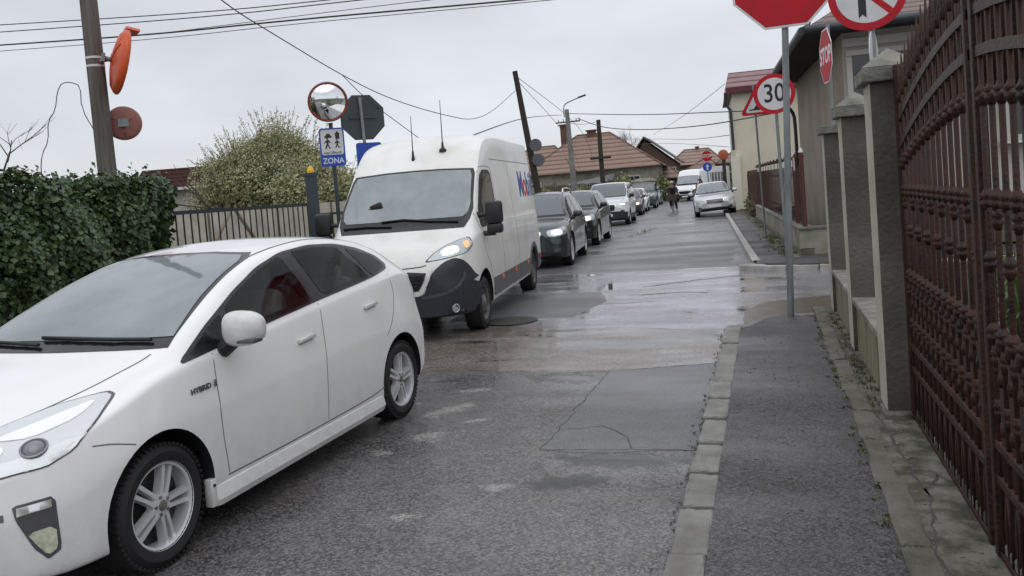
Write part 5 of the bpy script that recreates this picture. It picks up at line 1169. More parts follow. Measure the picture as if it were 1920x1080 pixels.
b = BM(); box(b, (.85, 0, 7.24), (.5, .2, .09), Matrix.Rotation(R(-14), 3, 'Y'), bev=.03); link('lamp_head', b, sback, t)
b = BM(); box(b, (-.12, 0, 5.8), (1.5, .08, .08)); link('cross_arm', b, woodk, t)
for x in (-.7, -.4, .4, .6): b = BM(); lathe(b, [(.03, 0), (.05, .04), (.03, .1), (.05, .13), (.01, .16)], 10, c=(x, 0, 5.85)); link('insulator', b, swhite, t)
t = pole_thing('dark wooden pole with a short low cross-arm, in front of the tiled house', (-11.0, 60, 0), .19, .15, 6.55, (.0, 0), woodk)
b = BM(); box(b, (0, -.2, 3.82), (1.5, .14, .16)); link('cross_arm', b, woodk, t)
# wires
wire('overhead_wire', 'uppermost of the near wires crossing the sky at the top left', [(-17, 14, 6.22), (-10.27, 14, 5.64), (-7.31, 14, 5.48), (2, 14, 5.1)], .010)
wire('overhead_wire', 'second wire from the top at the upper left', [(-17, 14, 6.05), (-9.8, 14, 5.51), (-6.78, 14, 5.41), (2, 14, 5.0)], .010)
wire('overhead_wire', 'thick black lowest wire running from the wooden pole to the top centre', [(-17, 14, 5.78), (-11.29, 14, 5.36), (-8.44, 14, 5.25), (-3.71, 14, 4.98), (3, 14, 4.6)], .016)
wire('overhead_wire', 'thin grey wire just above the thick black one', [(-17, 14, 5.80), (-11.92, 14, 5.38), (-8.4, 14, 5.30), (-5.45, 14, 5.22), (2, 14, 4.95)], .007, wiremg)
wire('overhead_wire', 'thin wire just below the thick black one', [(-17, 14.3, 5.70), (-11.29, 14.3, 5.33), (-8.44, 14.3, 5.24), (-3.71, 14.3, 4.99), (3, 14.3, 4.7)], .007)
wire('overhead_wire', 'sagging cable coming from the top edge down to the black leaning pole', [(-5.6, 7, 4.55), (-6.21, 9, 4.34), (-6.65, 11, 4.27), (-6.75, 13, 3.97), (-6.6, 14.5, 3.68), (-6.4, 16.5, 3.50), (-6.6, 20, 3.55), (-7.6, 27, 5.15)], .008)
wire('overhead_wire', 'thin branch cable dropping behind the roof of the white van', [(-6.70, 13, 3.95), (-6.8, 14, 3.65), (-6.55, 15.5, 3.05), (-7, 19, 2.5)], .007)
wire('overhead_wire', 'cable from behind the van roof up to the lamp post arm', [(-5.9, 17, 3.0), (-7.6, 27, 4.2), (-9.2, 38, 5.2), (-11.4, 50, 6.25)], .014)
wire('overhead_wire', 'straight wire from the lamp post to the cream house', [(-11.04, 50, 6.31), (-5.34, 40, 4.95), (-1.0, 30, 3.95), (.9, 25.5, 3.5)], .020)
wire('overhead_wire', 'sagging black cable from the lamp post to the cream house', [(-10.4, 50, 5.95), (-8.6, 48, 5.1), (-5.66, 42, 4.38), (-2.86, 36, 3.92), (-.99, 30, 3.60), (.9, 25.5, 3.5)], .022)
wire('overhead_wire', 'thin low wire reaching the cream house below the others', [(-16, 80, 6.4), (-7.75, 70, 5.3), (-3.4, 45, 3.8), (-1.02, 30, 3.15)], .014, wiremg)
wire('overhead_wire', 'thin steep wire falling from the cream house roof to the far roofs', [(-1.03, 30, 4.91), (-3.4, 42, 4.9), (-6.98, 60, 5.2), (-9, 75, 6)], .010, wiremg)
wire('overhead_wire', 'lowest thin wire over the far roofs', [(-13, 80, 5.6), (-7, 70, 4.9), (-1.4, 40, 3.1)], .014, wiremg)
wire('overhead_wire', 'short wire between the lamp post and the wooden cross-arm pole', [(-11.3, 50, 5.8), (-11.1, 55, 5.9), (-11, 60, 6.45)], .014)
wire('overhead_wire', 'long pale guy wire leaning right from the black pole top', [(-7.6, 27, 5.6), (-8.0, 40, 4.6), (-11.5, 60, 3.2)], .010, wiremg)
wire('overhead_wire', 'second pale guy wire beside the black pole', [(-7.6, 27, 5.5), (-8.8, 40, 4.3), (-13.0, 62, 3.0)], .010, wiremg)

# ================================================================== vegetation
def leaf(bm, p, n, s_, mi=0, asp=1.):
    n = n.normalized(); a = n.orthogonal().normalized(); q = rnd.uniform(0, 6.28); u = a * math.cos(q) + n.cross(a) * math.sin(q); v = n.cross(u)
    k = [p - u * s_ * .5, p + v * s_ * .5 * asp + n * s_ * .12, p + u * s_ * .55, p - v * s_ * .5 * asp + n * s_ * .12]
    vv = [bm.verts.new(x) for x in k]; f = bm.faces.new((vv[0], vv[1], vv[2])); g = bm.faces.new((vv[0], vv[2], vv[3])); f.material_index = g.material_index = mi
ivy_d = mat('ivy_dark', (.034, .068, .022), .35, col2=(.065, .11, .036), scale=9, coat=.15); ivy_l = mat('ivy_light', (.06, .10, .04), .4, col2=(.035, .065, .025), scale=9)
t = thing('ivy_hedge', 'dense dark green ivy hedge at the left edge behind the white liftback', 'hedge', (-7.4, 5.62, 0))
b = BM(); box(b, (-.20, -.12, 1.05), (.70, 6.1, 2.10), bev=.12); link('ivy_core', b, mat('hedge_inside', (.010, .014, .008), .9), t)
b = BM()
def bump2(y, z): return .08 * math.sin(y * 3.1 + z * 2) + .07 * math.sin(y * 1.3 - z * 4.2) + .06 * math.sin(y * 7 + z * 5)
for _ in range(24000):
    y = rnd.uniform(-3.25, 3.25); z = rnd.uniform(.2, 2.25); x = .26 + bump2(y, z) + rnd.gauss(0, .045)
    edge = max(0, y - 2.9) * 1.2; x -= edge * .5
    leaf(b, Vector((x, y, z + .0)), Vector((1, rnd.gauss(0, .45), rnd.gauss(.35, .5))), rnd.uniform(.035, .085), 1 if rnd.random() < .28 else 0)
for _ in range(8000):
    y = rnd.uniform(-3.3, 3.28); x = rnd.uniform(-.6, .34); z = 2.17 + .07 * math.sin(y * 2.2) + .06 * math.sin(y * 5.3 + 1) + abs(rnd.gauss(0, .055)) - max(0, x - .15) * .5
    leaf(b, Vector((x, y, z)), Vector((rnd.gauss(0, .5), rnd.gauss(0, .5), 1)), rnd.uniform(.035, .09), 1 if rnd.random() < .3 else 0)
for _ in range(2600):
    x = rnd.uniform(-.55, .3); z = rnd.uniform(.2, 2.25); y = 3.22 + .1 * math.sin(z * 4) + rnd.gauss(0, .05)
    leaf(b, Vector((x, y, z)), Vector((rnd.gauss(0, .4), 1, rnd.gauss(.2, .4))), rnd.uniform(.05, .10), 1 if rnd.random() < .2 else 0)
for _ in range(90):
    y = rnd.uniform(-3.2, 3.3); x = rnd.uniform(-.1, .38); z = 2.2 if rnd.random() < .75 else rnd.uniform(.8, 2.1); p = Vector((x if z > 2.15 else .36, y, z)); d = Vector((rnd.uniform(0, .7), rnd.gauss(0, .5), rnd.uniform(.2, 1))).normalized() * rnd.uniform(.08, .26)
    for k in range(9): leaf(b, p + d * (k / 8) + Vector((rnd.gauss(0, .015), rnd.gauss(0, .02), rnd.gauss(0, .015))), Vector((1, rnd.gauss(0, .5), rnd.gauss(.3, .5))), rnd.uniform(.025, .06), 1)
link('ivy_leaves', b, [ivy_d, ivy_l], t)
barkm = mat('twig_bark', (.10, .085, .07), .9, bump=.3, bscale=30)
def branchy(bm, p, d, l, r, depth, spread=.5, n=3, up=.15, mi=0, tips=None):
    q = p + d * l + Vector((rnd.gauss(0, .06), rnd.gauss(0, .06), rnd.gauss(0, .04))) * l; tube(bm, [p, p.lerp(q, .5) + Vector((rnd.gauss(0, .04), rnd.gauss(0, .04), 0)) * l, q], [r, r * .8, r * .6], 5 if depth > 1 else 4, mi=mi, cap=False)
    if tips is not None: tips.append((q, d))
    if depth:
        for _ in range(n):
            dd = (d + Vector((rnd.gauss(0, spread), rnd.gauss(0, spread), rnd.gauss(up, spread * .6)))).normalized(); branchy(bm, p.lerp(q, rnd.uniform(.5, 1)), dd, l * rnd.uniform(.6, .85), r * .55, depth - 1, spread, n, up, mi, tips)
# blossoming tree behind the fence
bl_w = mat('blossom_cream', (.48, .46, .31), .7, col2=(.38, .37, .22), scale=3); bl_g = mat('blossom_leaf', (.24, .25, .12), .7, col2=(.17, .19, .08), scale=3); bl_d = mat('shrub_dark_leaf', (.085, .105, .04), .7, col2=(.13, .145, .06), scale=3); bl_y = mat('spring_leaf', (.34, .33, .17), .7)
def crown(label, loc, lumps, nleaf, s_, weights, name='blossoming_tree', cat='tree', twigs=60, trunkh=1.6, mats=None, tw=.9):
    t = thing(name, label, cat, loc); b = BM(); tips = []
    for k in range(5):
        a = k * 1.25 + rnd.random(); branchy(b, Vector((.15 * math.cos(a), .15 * math.sin(a), 0)), Vector((math.cos(a) * .45, math.sin(a) * .45, 1)).normalized(), trunkh, .07, 3, .45, 3, .2, tips=tips)
    link('trunk', b, barkm, t)
    b = BM(); tot = sum(l[3] * l[4] * l[5] for l in lumps)
    for (cx, cy, cz, rx, ry, rz_) in lumps:
        for _ in range(int(nleaf * .16 * rx * ry * rz_ / tot)):
            u = Vector((rnd.gauss(0, 1), rnd.gauss(0, 1), rnd.gauss(0, 1))).normalized(); r = .84 * rnd.random() ** .25
            leaf(b, Vector((cx + u.x * rx * r, cy + u.y * ry * r, cz + u.z * rz_ * r)), Vector((rnd.gauss(0, .6), -1, rnd.gauss(.5, .5))), s_ * 2.6, rnd.choice((1, 1, 3, 2)))
        for _ in range(int(nleaf * rx * ry * rz_ / tot)):
            u = Vector((rnd.gauss(0, 1), rnd.gauss(0, 1), rnd.gauss(0, 1))).normalized(); r = rnd.random() ** .28
            wob = 1 + .16 * math.sin(u.x * 6 + cx * 3) + .14 * math.sin(u.z * 7 + cy) + .10 * math.sin(u.y * 9 + u.x * 11)
            p = Vector((cx + u.x * rx * r * wob, cy + u.y * ry * r * wob, cz + u.z * rz_ * r * wob))
            cl = math.sin(p.x * 3.1 + 1) * math.sin(p.y * 2.7) * math.sin(p.z * 3.7 + 2)
            low = (p.z - cz) / rz_
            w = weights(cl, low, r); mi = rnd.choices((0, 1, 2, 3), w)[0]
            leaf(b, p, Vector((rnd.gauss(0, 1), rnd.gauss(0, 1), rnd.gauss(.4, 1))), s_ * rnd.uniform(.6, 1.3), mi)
    for _ in range(twigs):
        l = rnd.choice(lumps); a = rnd.uniform(0, 6.28); e_ = rnd.uniform(.25, 1.3); d = Vector((math.cos(a) * math.cos(e_), math.sin(a) * math.cos(e_), math.sin(e_)))
        p = Vector((l[0] + d.x * l[3] * .8, l[1] + d.y * l[4] * .8, l[2] + d.z * l[5] * .85)); q = p + (d + Vector((0, 0, .5))).normalized() * rnd.uniform(.25, tw)
        tube(b, [p, q], .006, 3, mi=2, cap=False)
        for k in range(22): leaf(b, p.lerp(q, rnd.random() ** .8) + Vector((rnd.gauss(0, .022), rnd.gauss(0, .022), rnd.gauss(0, .022))), Vector((rnd.gauss(0, 1), rnd.gauss(0, 1), rnd.gauss(0, 1))), s_ * .85, 0 if rnd.random() < .7 else 3)
    link('crown', b, mats or [bl_w, bl_g, bl_d, bl_y], t); return t
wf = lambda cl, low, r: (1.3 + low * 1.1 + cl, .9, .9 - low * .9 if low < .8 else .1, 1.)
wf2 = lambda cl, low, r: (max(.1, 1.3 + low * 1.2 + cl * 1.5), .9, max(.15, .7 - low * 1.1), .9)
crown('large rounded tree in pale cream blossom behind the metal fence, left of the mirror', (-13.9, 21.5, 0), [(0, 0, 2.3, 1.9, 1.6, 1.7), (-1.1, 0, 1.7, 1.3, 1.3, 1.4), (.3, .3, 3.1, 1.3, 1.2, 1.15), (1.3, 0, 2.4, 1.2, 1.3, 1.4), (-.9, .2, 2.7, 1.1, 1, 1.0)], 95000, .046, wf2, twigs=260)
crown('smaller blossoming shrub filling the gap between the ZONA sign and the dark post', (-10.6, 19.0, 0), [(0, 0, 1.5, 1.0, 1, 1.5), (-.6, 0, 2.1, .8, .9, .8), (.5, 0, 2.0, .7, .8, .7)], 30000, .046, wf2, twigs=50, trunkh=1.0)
# bare trees
t = thing('bare_tree', 'bare twig of a leafless tree at the left edge of the photo', 'tree', (-9.35, 8.4, 0)); b = BM(); tube(b, [(0.1, 0, 0), (0, 0, 1.5), (.15, 0, 2.3)], [.06, .05, .035], 8); branchy(b, Vector((.15, 0, 2.3)), Vector((.35, 0, 1)).normalized(), .45, .016, 3, .55, 3); link('trunk', b, barkm, t)
t = thing('bare_tree', 'leafless tree rising behind the tiled house and the cross-arm pole', 'tree', (-14.6, 95, 0)); b = BM(); tube(b, [(0, 0, 0), (0, 0, 4.5)], [.2, .14], 8)
for k in range(5): branchy(b, Vector((0, 0, 4.2)), Vector((rnd.gauss(0, .6), 0, 1)).normalized(), 1.6, .06, 4, .5, 3)
link('trunk', b, barkm, t)
t = thing('bare_tree', 'small thin leafless tree in front of the tiled house, above the second SUV', 'tree', (-9.6, 56, 0)); b = BM(); tube(b, [(0, 0, 0), (0, 0, 1.6)], [.06, .05], 8)
for k in range(5): branchy(b, Vector((0, 0, 1.5)), Vector((rnd.gauss(0, .5), 0, 1)).normalized(), .6, .02, 3, .5, 3)
link('trunk', b, barkm, t)

# ================================================================== left fence, gate posts, garden wall behind
fm = mat('fence_black', (.025, .027, .03), .5); postm = mat('post_slate', (.035, .05, .06), .4)
stone = mat('garden_wall_stone', (.60, .57, .48), .9, col2=(.44, .42, .34), scale=3, bump=.5, bscale=12, detail=8)
t = thing('metal_fence', 'black metal railing with vertical bars between the ivy hedge and the dark post', 'fence', (-7.05, 10.5, 0))
b = BM(); box(b, (0, 0, 1.80), (.05, 3.3, .05)); link('top_rail', b, fm, t)
b = BM(); box(b, (0, 0, .25), (.05, 3.3, .05)); link('bottom_rail', b, fm, t)
for k in range(23): b = BM(); box(b, (0, -1.6 + k * .145, 1.03), (.015, .015, 1.54)); link('bar', b, fm, t)
for sg in (-1, 1):
    b = BM(); tube(b, [(-.35, .1 + sg * .05, 1.80), (-.35, .1 + sg * 1.1, .7)], .028, 6); link('brace', b, mat('brace_tan', (.20, .17, .13), .8), t)
t = thing('gate_post', 'dark slate-coloured square gate post with a yellow cap left of the white van', 'post', (-7.2, 12.55, 0)); b = BM(); box(b, (0, 0, 1.16), (.15, .15, 2.32), bev=.01); box(b, (0, 0, 2.30), (.18, .18, .05)); link('shaft', b, postm, t)
b = BM(); lathe(b, [(.065, 2.325), (.065, 2.36), (.045, 2.41), (.012, 2.44)], 6, c=(0, 0, 0)); link('yellow_cap', b, mat('cap_yellow', (.75, .42, .03), .5), t)
t = thing('metal_fence', 'short run of black railing between the dark post and the white van', 'fence', (-7.2, 14.2, 0))
b = BM(); box(b, (0, 0, 1.62), (.05, 3.0, .04)); link('top_rail', b, fm, t)
for k in range(16): b = BM(); box(b, (0, -1.4 + k * .18, .82), (.02, .02, 1.6)); link('bar', b, fm, t)
t = thing('garden_wall', 'pale beige block wall behind the black railing', 'wall', (-8.6, 12.5, 0)); b = BM(); box(b, (0, 0, .92), (.2, 9.0, 1.84)); 
link('wall_body', b, stone, t)
for y in (-3, -1, 1, 3): b = BM(); box(b, (.11, y, .92), (.03, .03, 1.84)); link('joint', b, mat('joint_dark', (.16, .155, .13), .9), t)
# maroon-roofed outbuilding
roof_m = tiles('maroon_sheet_roof', (.085, .030, .030), (.13, .055, .05), rows=7.)
wallw = mat('whitewash', (.48, .48, .47), .85, col2=(.36, .36, .34), scale=1.5, bump=.2, bscale=10)
def quad(b, P, mi=0): f = b.faces.new([b.verts.new(p) for p in P]); f.material_index = mi; return f
t = thing('outbuilding', 'low white outbuilding with a maroon ribbed roof behind the hedge', 'house', (-21.2, 28.5, 0), R(18))
b = BM(); box(b, (.3, 0, 1.45), (3.2, 3.0, 2.9)); link('wall', b, wallw, t)
b = BM(); prism(b, [(-2.1, 2.92), (2.4, 2.92), (2.3, 3.0), (1.9, 3.66), (-1.5, 3.66)], -1.9, 1.9); link('roof', b, roof_m, t)
b = BM(); box(b, (.2, -1.93, 2.9), (4.3, .10, .10)); link('gutter', b, swhite, t)

# ================================================================== brown rendered house on the corner
beige = mat('beige_render', (.31, .265, .205), .9, col2=(.22, .19, .15), scale=1.2, bump=.3, bscale=40, detail=10)
greyb = mat('grey_beige_render', (.44, .42, .38), .9, col2=(.33, .31, .28), scale=1.0, bump=.3, bscale=40, detail=10)
old_tile = tiles('old_clay_tiles', (.21, .145, .13), (.13, .095, .09), rows=9.)
dark_gut = mat('zinc_gutter', (.055, .062, .068), .45, metal=.5)
HC = Vector((1.60, 17.5, 0))      # street corner of the house
t = thing('corner_house', 'brown-beige house with clay tiles and dark gutters, across the side street', 'house', HC, FD)
b = BM(); H_ = 4.35
P = [(0, 0), (12, -.6), (12, 9), (0.0, 8.2)]
prism(b, P, 0, H_, plane='XY'); bmesh.ops.recalc_face_normals(b, faces=b.faces)
for f in b.faces: f.material_index = 1 if f.normal.y < -.8 else 0
link('wall', b, [beige, greyb], t)
b = BM(); o_ = .72; z0 = 4.36
A, B_, C_, D_ = (-o_, -.62, z0), (12.6, -1.2, z0), (12.6, 9.4, z0), (-o_, 8.4, z0); r1, r2 = (4.2, 3.9, 7.4), (9, 3.9, 7.4)
for q in ((A, B_, r2, r1), (B_, C_, r2), (C_, D_, r1, r2), (D_, A, r1)): quad(b, q)
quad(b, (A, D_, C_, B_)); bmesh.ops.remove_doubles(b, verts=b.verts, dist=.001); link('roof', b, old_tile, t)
b = BM(); quad(b, ((-o_ + .03, -.58, z0 - .02), (-o_ + .03, 8.3, z0 - .02), (12.5, 9.3, z0 - .02), (12.5, -1.1, z0 - .02))); r_ = bmesh.ops.extrude_face_region(b, geom=b.faces[:]); [setattr(v, 'co', v.co + Vector((0, 0, -.06))) for v in r_['geom'] if isinstance(v, bmesh.types.BMVert)]; link('soffit', b, mat('soffit_eave_shade', (.022, .02, .019), .9), t)  # soffit coloured near black for the shade under the eaves
b = BM(); tube(b, [(-o_ - .06, -.66, z0 - .05), (-o_ - .06, 8.4, z0 - .05)], .08, 10); link('gutter', b, dark_gut, t, smooth=True)
b = BM(); tube(b, [(-o_ - .02, -.70, z0 - .04), (12.6, -1.28, z0 - .04)], .08, 10); link('gutter', b, dark_gut, t, smooth=True)
for k in range(60):      # ragged verge tiles along the street eave
    b = BM(); yy = -.5 + k * .148; box(b, (-o_ + .03, yy, z0 + .05 + rnd.uniform(-.01, .02)), (.20, .13, .035), Matrix.Rotation(R(-33) + rnd.gauss(0, .05), 3, 'Y')); link('eave_tile', b, old_tile, t)
def window(t, x, z, w, h, yy, frame_m, lit=False):
    f = BM()
    for cx, cz, sx, sz in ((x, z + h / 2 + .05, w + .2, .10), (x, z - h / 2 - .05, w + .2, .10), (x - w / 2 - .05, z, .10, h), (x + w / 2 + .05, z, .10, h), (x, z, .06, h)): box(f, (cx, yy(cx) - .03, cz), (sx, .10, sz))
    wf_ = link('window', f, frame_m, t); g = BM(); box(g, (x, yy(x) - .005, z), (w, .04, h)); link('pane', g, glass_dark, wf_)
    s_ = BM(); box(s_, (x, yy(x) - .08, z - h / 2 - .13), (w + .35, .2, .05)); link('sill', s_, swhite, wf_)
yf = lambda x: -.05 * x
framew = mat('frame_offwhite', (.42, .41, .38), .7)
for x in (.78, 3.4, 5.8): window(t, x, 2.95, 1.25, 1.75, yf, framew)
b = BM(); box(b, (6, -.33, 4.08), (12.0, .05, .16), Matrix.Rotation(R(-2.86), 3, 'Z')); link('cornice', b, framew, t)
b = BM(); box(b, (6, -.34, .35), (12.0, .08, .7), Matrix.Rotation(R(-2.86), 3, 'Z')); link('plinth_band', b, mat('plinth_grey', (.11, .105, .10), .9, bump=.4, bscale=20), t)
b = BM(); tube(b, chaikin([Vector(p) for p in [(-o_ - .06, 8.2, 4.25), (-.6, 8.2, 3.75), (-.12, 8.2, 3.5), (-.10, 8.2, 2.9), (-.10, 8.2, .2)]], 2), .05, 8); link('downpipe', b, black_plastic, t, smooth=True)
b = BM(); box(b, (-.06, 1.15, 1.3), (.10, 2.2, 1.7), bev=.01); link('rendered_panel', b, mat('roughcast_panel', (.22, .205, .185), .95, bump=1., bscale=60), t)
b = BM(); box(b, (-.125, 1.15, 2.17), (.04, 2.3, .05)); link('panel_edge', b, mat('panel_edge', (.06, .055, .05), .8), t)

# red picket fence on its low wall
rustf = mat('fence_dark_red', (.045, .017, .013), .65, col2=(.07, .028, .02), scale=6); lw_m = mat('far_low_wall', (.30, .285, .225), .9, col2=(.17, .165, .12), scale=2, bump=.3, bscale=20, detail=10)
t = thing('low_wall', 'pale low wall under the dark red fence on the far side of the junction', 'low wall', (.61, 17, .118), FD)
b = BM(); box(b, (.12, 7.3, .24), (.24, 14.6, .48)); box(b, (.85, .10, .239), (1.22, .2, .478)); link('wall_body', b, lw_m, t)
b = BM(); box(b, (.12, 7.3, .505), (.29, 14.7, .05), bev=.01); box(b, (.85, .10, .504), (1.2, .26, .05), bev=.01); link('coping', b, cap_m, t)
b = BM(); box(b, (.10, 7.3, .06), (.31, 14.6, .12)); link('footing', b, moss, t)
t = thing('picket_fence', 'dark red metal picket fence on the pale low wall, in front of the brown house', 'fence', (.61, 17, .648), FD)
for k in range(66):
    y = .15 + k * .22; h = 1.18 + (.14 if k % 5 == 0 else 0); b = BM(); box(b, (.12, y, h / 2), (.012, .034 if k % 5 else .05, h))
    if k % 5 == 0: lathe(b, [(.05, h), (.055, h + .04), (.01, h + .12)], 8, c=(.12, y, 0))
    link('picket', b, rustf, t)
for z in (.25, 1.0): b = BM(); box(b, (.14, 7.3, z), (.014, 14.4, .035)); link('rail', b, rustf, t)
for y, h in ((.12, 1.42), (1.4, 1.38)):
    b = BM(); tube(b, [(.12, y, 0), (.12, y, h)], .042, 10); lathe(b, [(.045, h), (.05, h + .02), (.035, h + .05), (.01, h + .10)], 10, c=(.12, y, 0), mi=1); link('fence_post', b, [mat('post_red', (.075, .022, .016), .55), swhite], t, smooth=True)
b = BM(); box(b, (.06, .9, 1.22), (.02, .14, .26)); link('meter_box', b, framew, t)
t = thing('picket_fence', 'lower dark red fence continuing past the pale low wall beside the cream house', 'fence', (-.31, 31.7, .118), FD)
for k in range(44): b = BM(); box(b, (.12, .1 + k * .17, .85 + .1 * (k % 4 == 0)), (.03, .055, 1.7)); link('picket', b, rustf, t)
for z in (.4, 1.5): b = BM(); box(b, (.15, 3.8, z), (.025, 7.4, .05)); link('rail', b, rustf, t)

# cream house beyond
cream = mat('cream_render', (.66, .61, .48), .9, col2=(.56, .52, .42), scale=.5, bump=.2, bscale=20, detail=8)
cream_s = mat('cream_pilaster', (.62, .60, .52), .9)
red_tile = tiles('dark_red_tiles', (.28, .15, .16), (.38, .26, .27), rows=4.2)
t = thing('cream_house', 'tall cream rendered house with dark red tiled parapet roof beyond the red fence', 'house', (-1.16, 42.2, 0), FD)
b = BM(); box(b, (4.5, 4, 2.95), (9, 8, 5.9)); link('wall', b, cream, t)
b = BM(); prism(b, [(-.30, 5.72), (9.2, 5.72), (9.2, 6.72), (-.30, 6.72)], -.35, 8.2)
for v in b.verts:
    if v.co.z > 6.5: v.co.y += .5 if v.co.y < 0 else -.5; v.co.x += .18 if v.co.x < 1 else 0
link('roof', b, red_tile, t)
b = BM(); box(b, (4.45, -.37, 5.84), (9.5, .06, .26)); link('fascia', b, mat('fascia_maroon', (.10, .02, .03), .5), t)
b = BM(); tube(b, [(-.33, -.2, 5.75), (-.33, -.1, 5.2), (-.12, -.05, 4.9), (-.10, -.06, 3.0)], .07, 8); link('downpipe', b, dark_gut, t, smooth=True)
b = BM(); box(b, (-.05, -.14, 1.35), (.42, .25, 2.7)); link('pilaster', b, cream_s, t)
b = BM(); box(b, (4.5, 8.4, 3), (.1, .1, .1)); bpy.data.meshes.remove(link('tmp', b, cream, t).data)
# clutter between the pale house and parked car
tb = BM()
for _ in range(500):
    p = far(rnd.uniform(17, 24), rnd.uniform(-.05, .3)); leaf(tb, Vector((p[0], p[1], .12 + abs(rnd.gauss(0, .35)))), Vector((rnd.gauss(0, 1), rnd.gauss(0, 1), 1)), .10, rnd.choice((0, 1, 1)))
o = link('dry_shrub', tb, [bl_d, mat('dry_twigs', (.12, .095, .06), .9)]); tag(o, 'scruffy brown shrub at the far end of the red fence by the cream house', 'shrub')

# ================================================================== far houses and yards
clay = tiles('orange_clay_tiles', (.265, .16, .115), (.15, .098, .078), rows=2.4); clay2 = tiles('brown_clay_tiles', (.21, .125, .09), (.13, .08, .062), rows=2.4)
def hip_house(label, loc, rz, w, d, eave, ridge, rl, wall_m, roof_m_, over=.5, chims=(), wins=(), name='tiled_house', gable=False, xr=0.):
    t = thing(name, label, 'house', loc, rz); b = BM(); box(b, (0, 0, eave / 2), (w, d, eave))
    if gable: prism(b, [(-w / 2, eave - .01), (w / 2, eave - .01), (xr, ridge - .25)], -d / 2, d / 2)
    link('wall', b, wall_m, t); b = BM()
    W_, D2 = w / 2 + over, d / 2 + over
    A, B_, C_, D_ = (-W_, -D2, eave), (W_, -D2, eave), (W_, D2, eave), (-W_, D2, eave)
    if gable:
        a, c = (xr, -D2, ridge), (xr, D2, ridge)
        for P_ in ((A, a, c, D_), (B_, C_, c, a)):
            q = [Vector(p) for p in P_]; vs = [b.verts.new(p) for p in q] + [b.verts.new(p + Vector((0, 0, .16))) for p in q]
            for f in ((0, 1, 2, 3), (4, 5, 6, 7), (0, 1, 5, 4), (1, 2, 6, 5), (2, 3, 7, 6), (3, 0, 4, 7)): b.faces.new([vs[i] for i in f])
    else:
        a, c = (xr - rl / 2, 0, ridge), (xr + rl / 2, 0, ridge)
        for q in ((A, B_, c, a), (B_, C_, c), (C_, D_, a, c), (D_, A, a), (A, D_, C_, B_)): quad(b, q)
        bmesh.ops.remove_doubles(b, verts=b.verts, dist=.001)
    r_ = link('roof', b, roof_m_, t)
    for cx, cy, z0_, z1_, s_ in chims:
        k = BM(); box(k, (cx, cy, (z0_ + z1_) / 2), (s_, s_, z1_ - z0_)); box(k, (cx, cy, z1_), (s_ * 1.3, s_ * 1.3, .12)); link('chimney', k, mat('chimney_brick', (.14, .07, .055), .9, col2=(.09, .055, .045), scale=5), r_)
    for p0, p1 in ((A, a), (B_, c)) if not gable else ():
        k = BM(); tube(k, [p0, p1], .09, 6); link('ridge_tiles', k, clay2, r_)
    if not gable: k = BM(); tube(k, [a, c], .10, 6); link('ridge_tiles', k, clay2, r_)
    for wx, wz, ww, wh in wins: window(t, wx, wz, ww, wh, lambda x: -d / 2 - .02, framew)
    return t
olive_w = mat('olive_render', (.27, .26, .21), .9, col2=(.13, .13, .10), scale=1.6)
hip_house('long house with orange-brown hipped tile roof and a dark chimney pot, behind the lamp post', (-15.6, 82, 0), R(3), 12.5, 8, 3.35, 7.0, 3.2, olive_w, clay, chims=((-.2, 0, 6.6, 7.35, .8),), wins=((-3, 1.9, 1.2, 1.2), (1.5, 1.9, 1.2, 1.2), (4, 1.9, 1, 1.2)))
hip_house('lower wing with orange-brown tiles and a tall brick chimney, left of the long house', (-21.0, 81, 0), R(3), 7.6, 7, 3.3, 6.15, 2.5, olive_w, clay, chims=((2.7, .3, 4.6, 8.1, .8),), wins=((0, 1.9, 1.3, 1.2),), xr=.4)
brickd = mat('dark_brick', (.115, .07, .055), .9, col2=(.08, .06, .05), scale=1.5)
hip_house('dark brick gabled house with two small pale windows, centre far', (-10.9, 92, 0), R(2), 4.6, 9, 3.7, 6.45, 0, brickd, mat('slate_roof', (.10, .10, .105), .7, col2=(.06, .055, .05), scale=2), gable=True, wins=((1.0, 2.7, .6, .9), (2.0, 2.7, .5, .9)), xr=-.7)
hip_house('orange-tiled house at the end of the street, behind the far stop sign', (-7.3, 102, 0), R(2), 5.6, 8, 3.5, 5.35, 2.8, mat('pinkish_wall', (.30, .20, .17), .9), clay, chims=((.1, 0, 4.9, 5.6, .4),), wins=((-.5, 2.2, .8, .9),))
hip_house('small low tiled house right of the stop sign at the far end', (-6.0, 97, 0), R(0), 4.0, 5, 2.5, 4.0, .8, mat('brown_wall', (.13, .10, .08), .9), clay2)
hip_house('low brown-roofed shed left of the far white van', (-9.6, 86, 0), R(0), 3.6, 4, 2.1, 3.3, 1.4, brickd, clay2)
hip_house('grey roofed building behind the far orange mirror', (-2.4, 98, 0), R(0), 4, 5, 3.3, 4.7, 1, mat('grey_wall_far', (.16, .17, .15), .9), clay2)
# truck behind the far van
t = thing('box_truck', 'white truck with a grey slatted side panel behind the far white van', 'truck', (-4.2, 80, 0), R(0)); b = BM(); box(b, (0, 1.5, 1.75), (2.3, 5.5, 2.1), bev=.04); link('box_body', b, swhite, t)
b = BM(); box(b, (0, -1.28, 1.65), (1.9, .06, 1.3)); link('front_panel', b, steel_rim, t)
for k in range(7): b = BM(); box(b, (-.8 + k * .27, -1.33, 1.65), (.07, .05, 1.3)); link('slat', b, swhite, t)
for sx_ in (-1, 1):
    for yy in (-.2, 3.4):
        b = BM(); lathe(b, [(.45, -.12), (.45, .12)], 20, 'X', c=(sx_ * .95, yy, .45)); link('wheel', b, rubber, t)
b = BM(); box(b, (0, 1.5, .62), (1.6, 5.4, .2)); link('chassis', b, black_plastic, t)
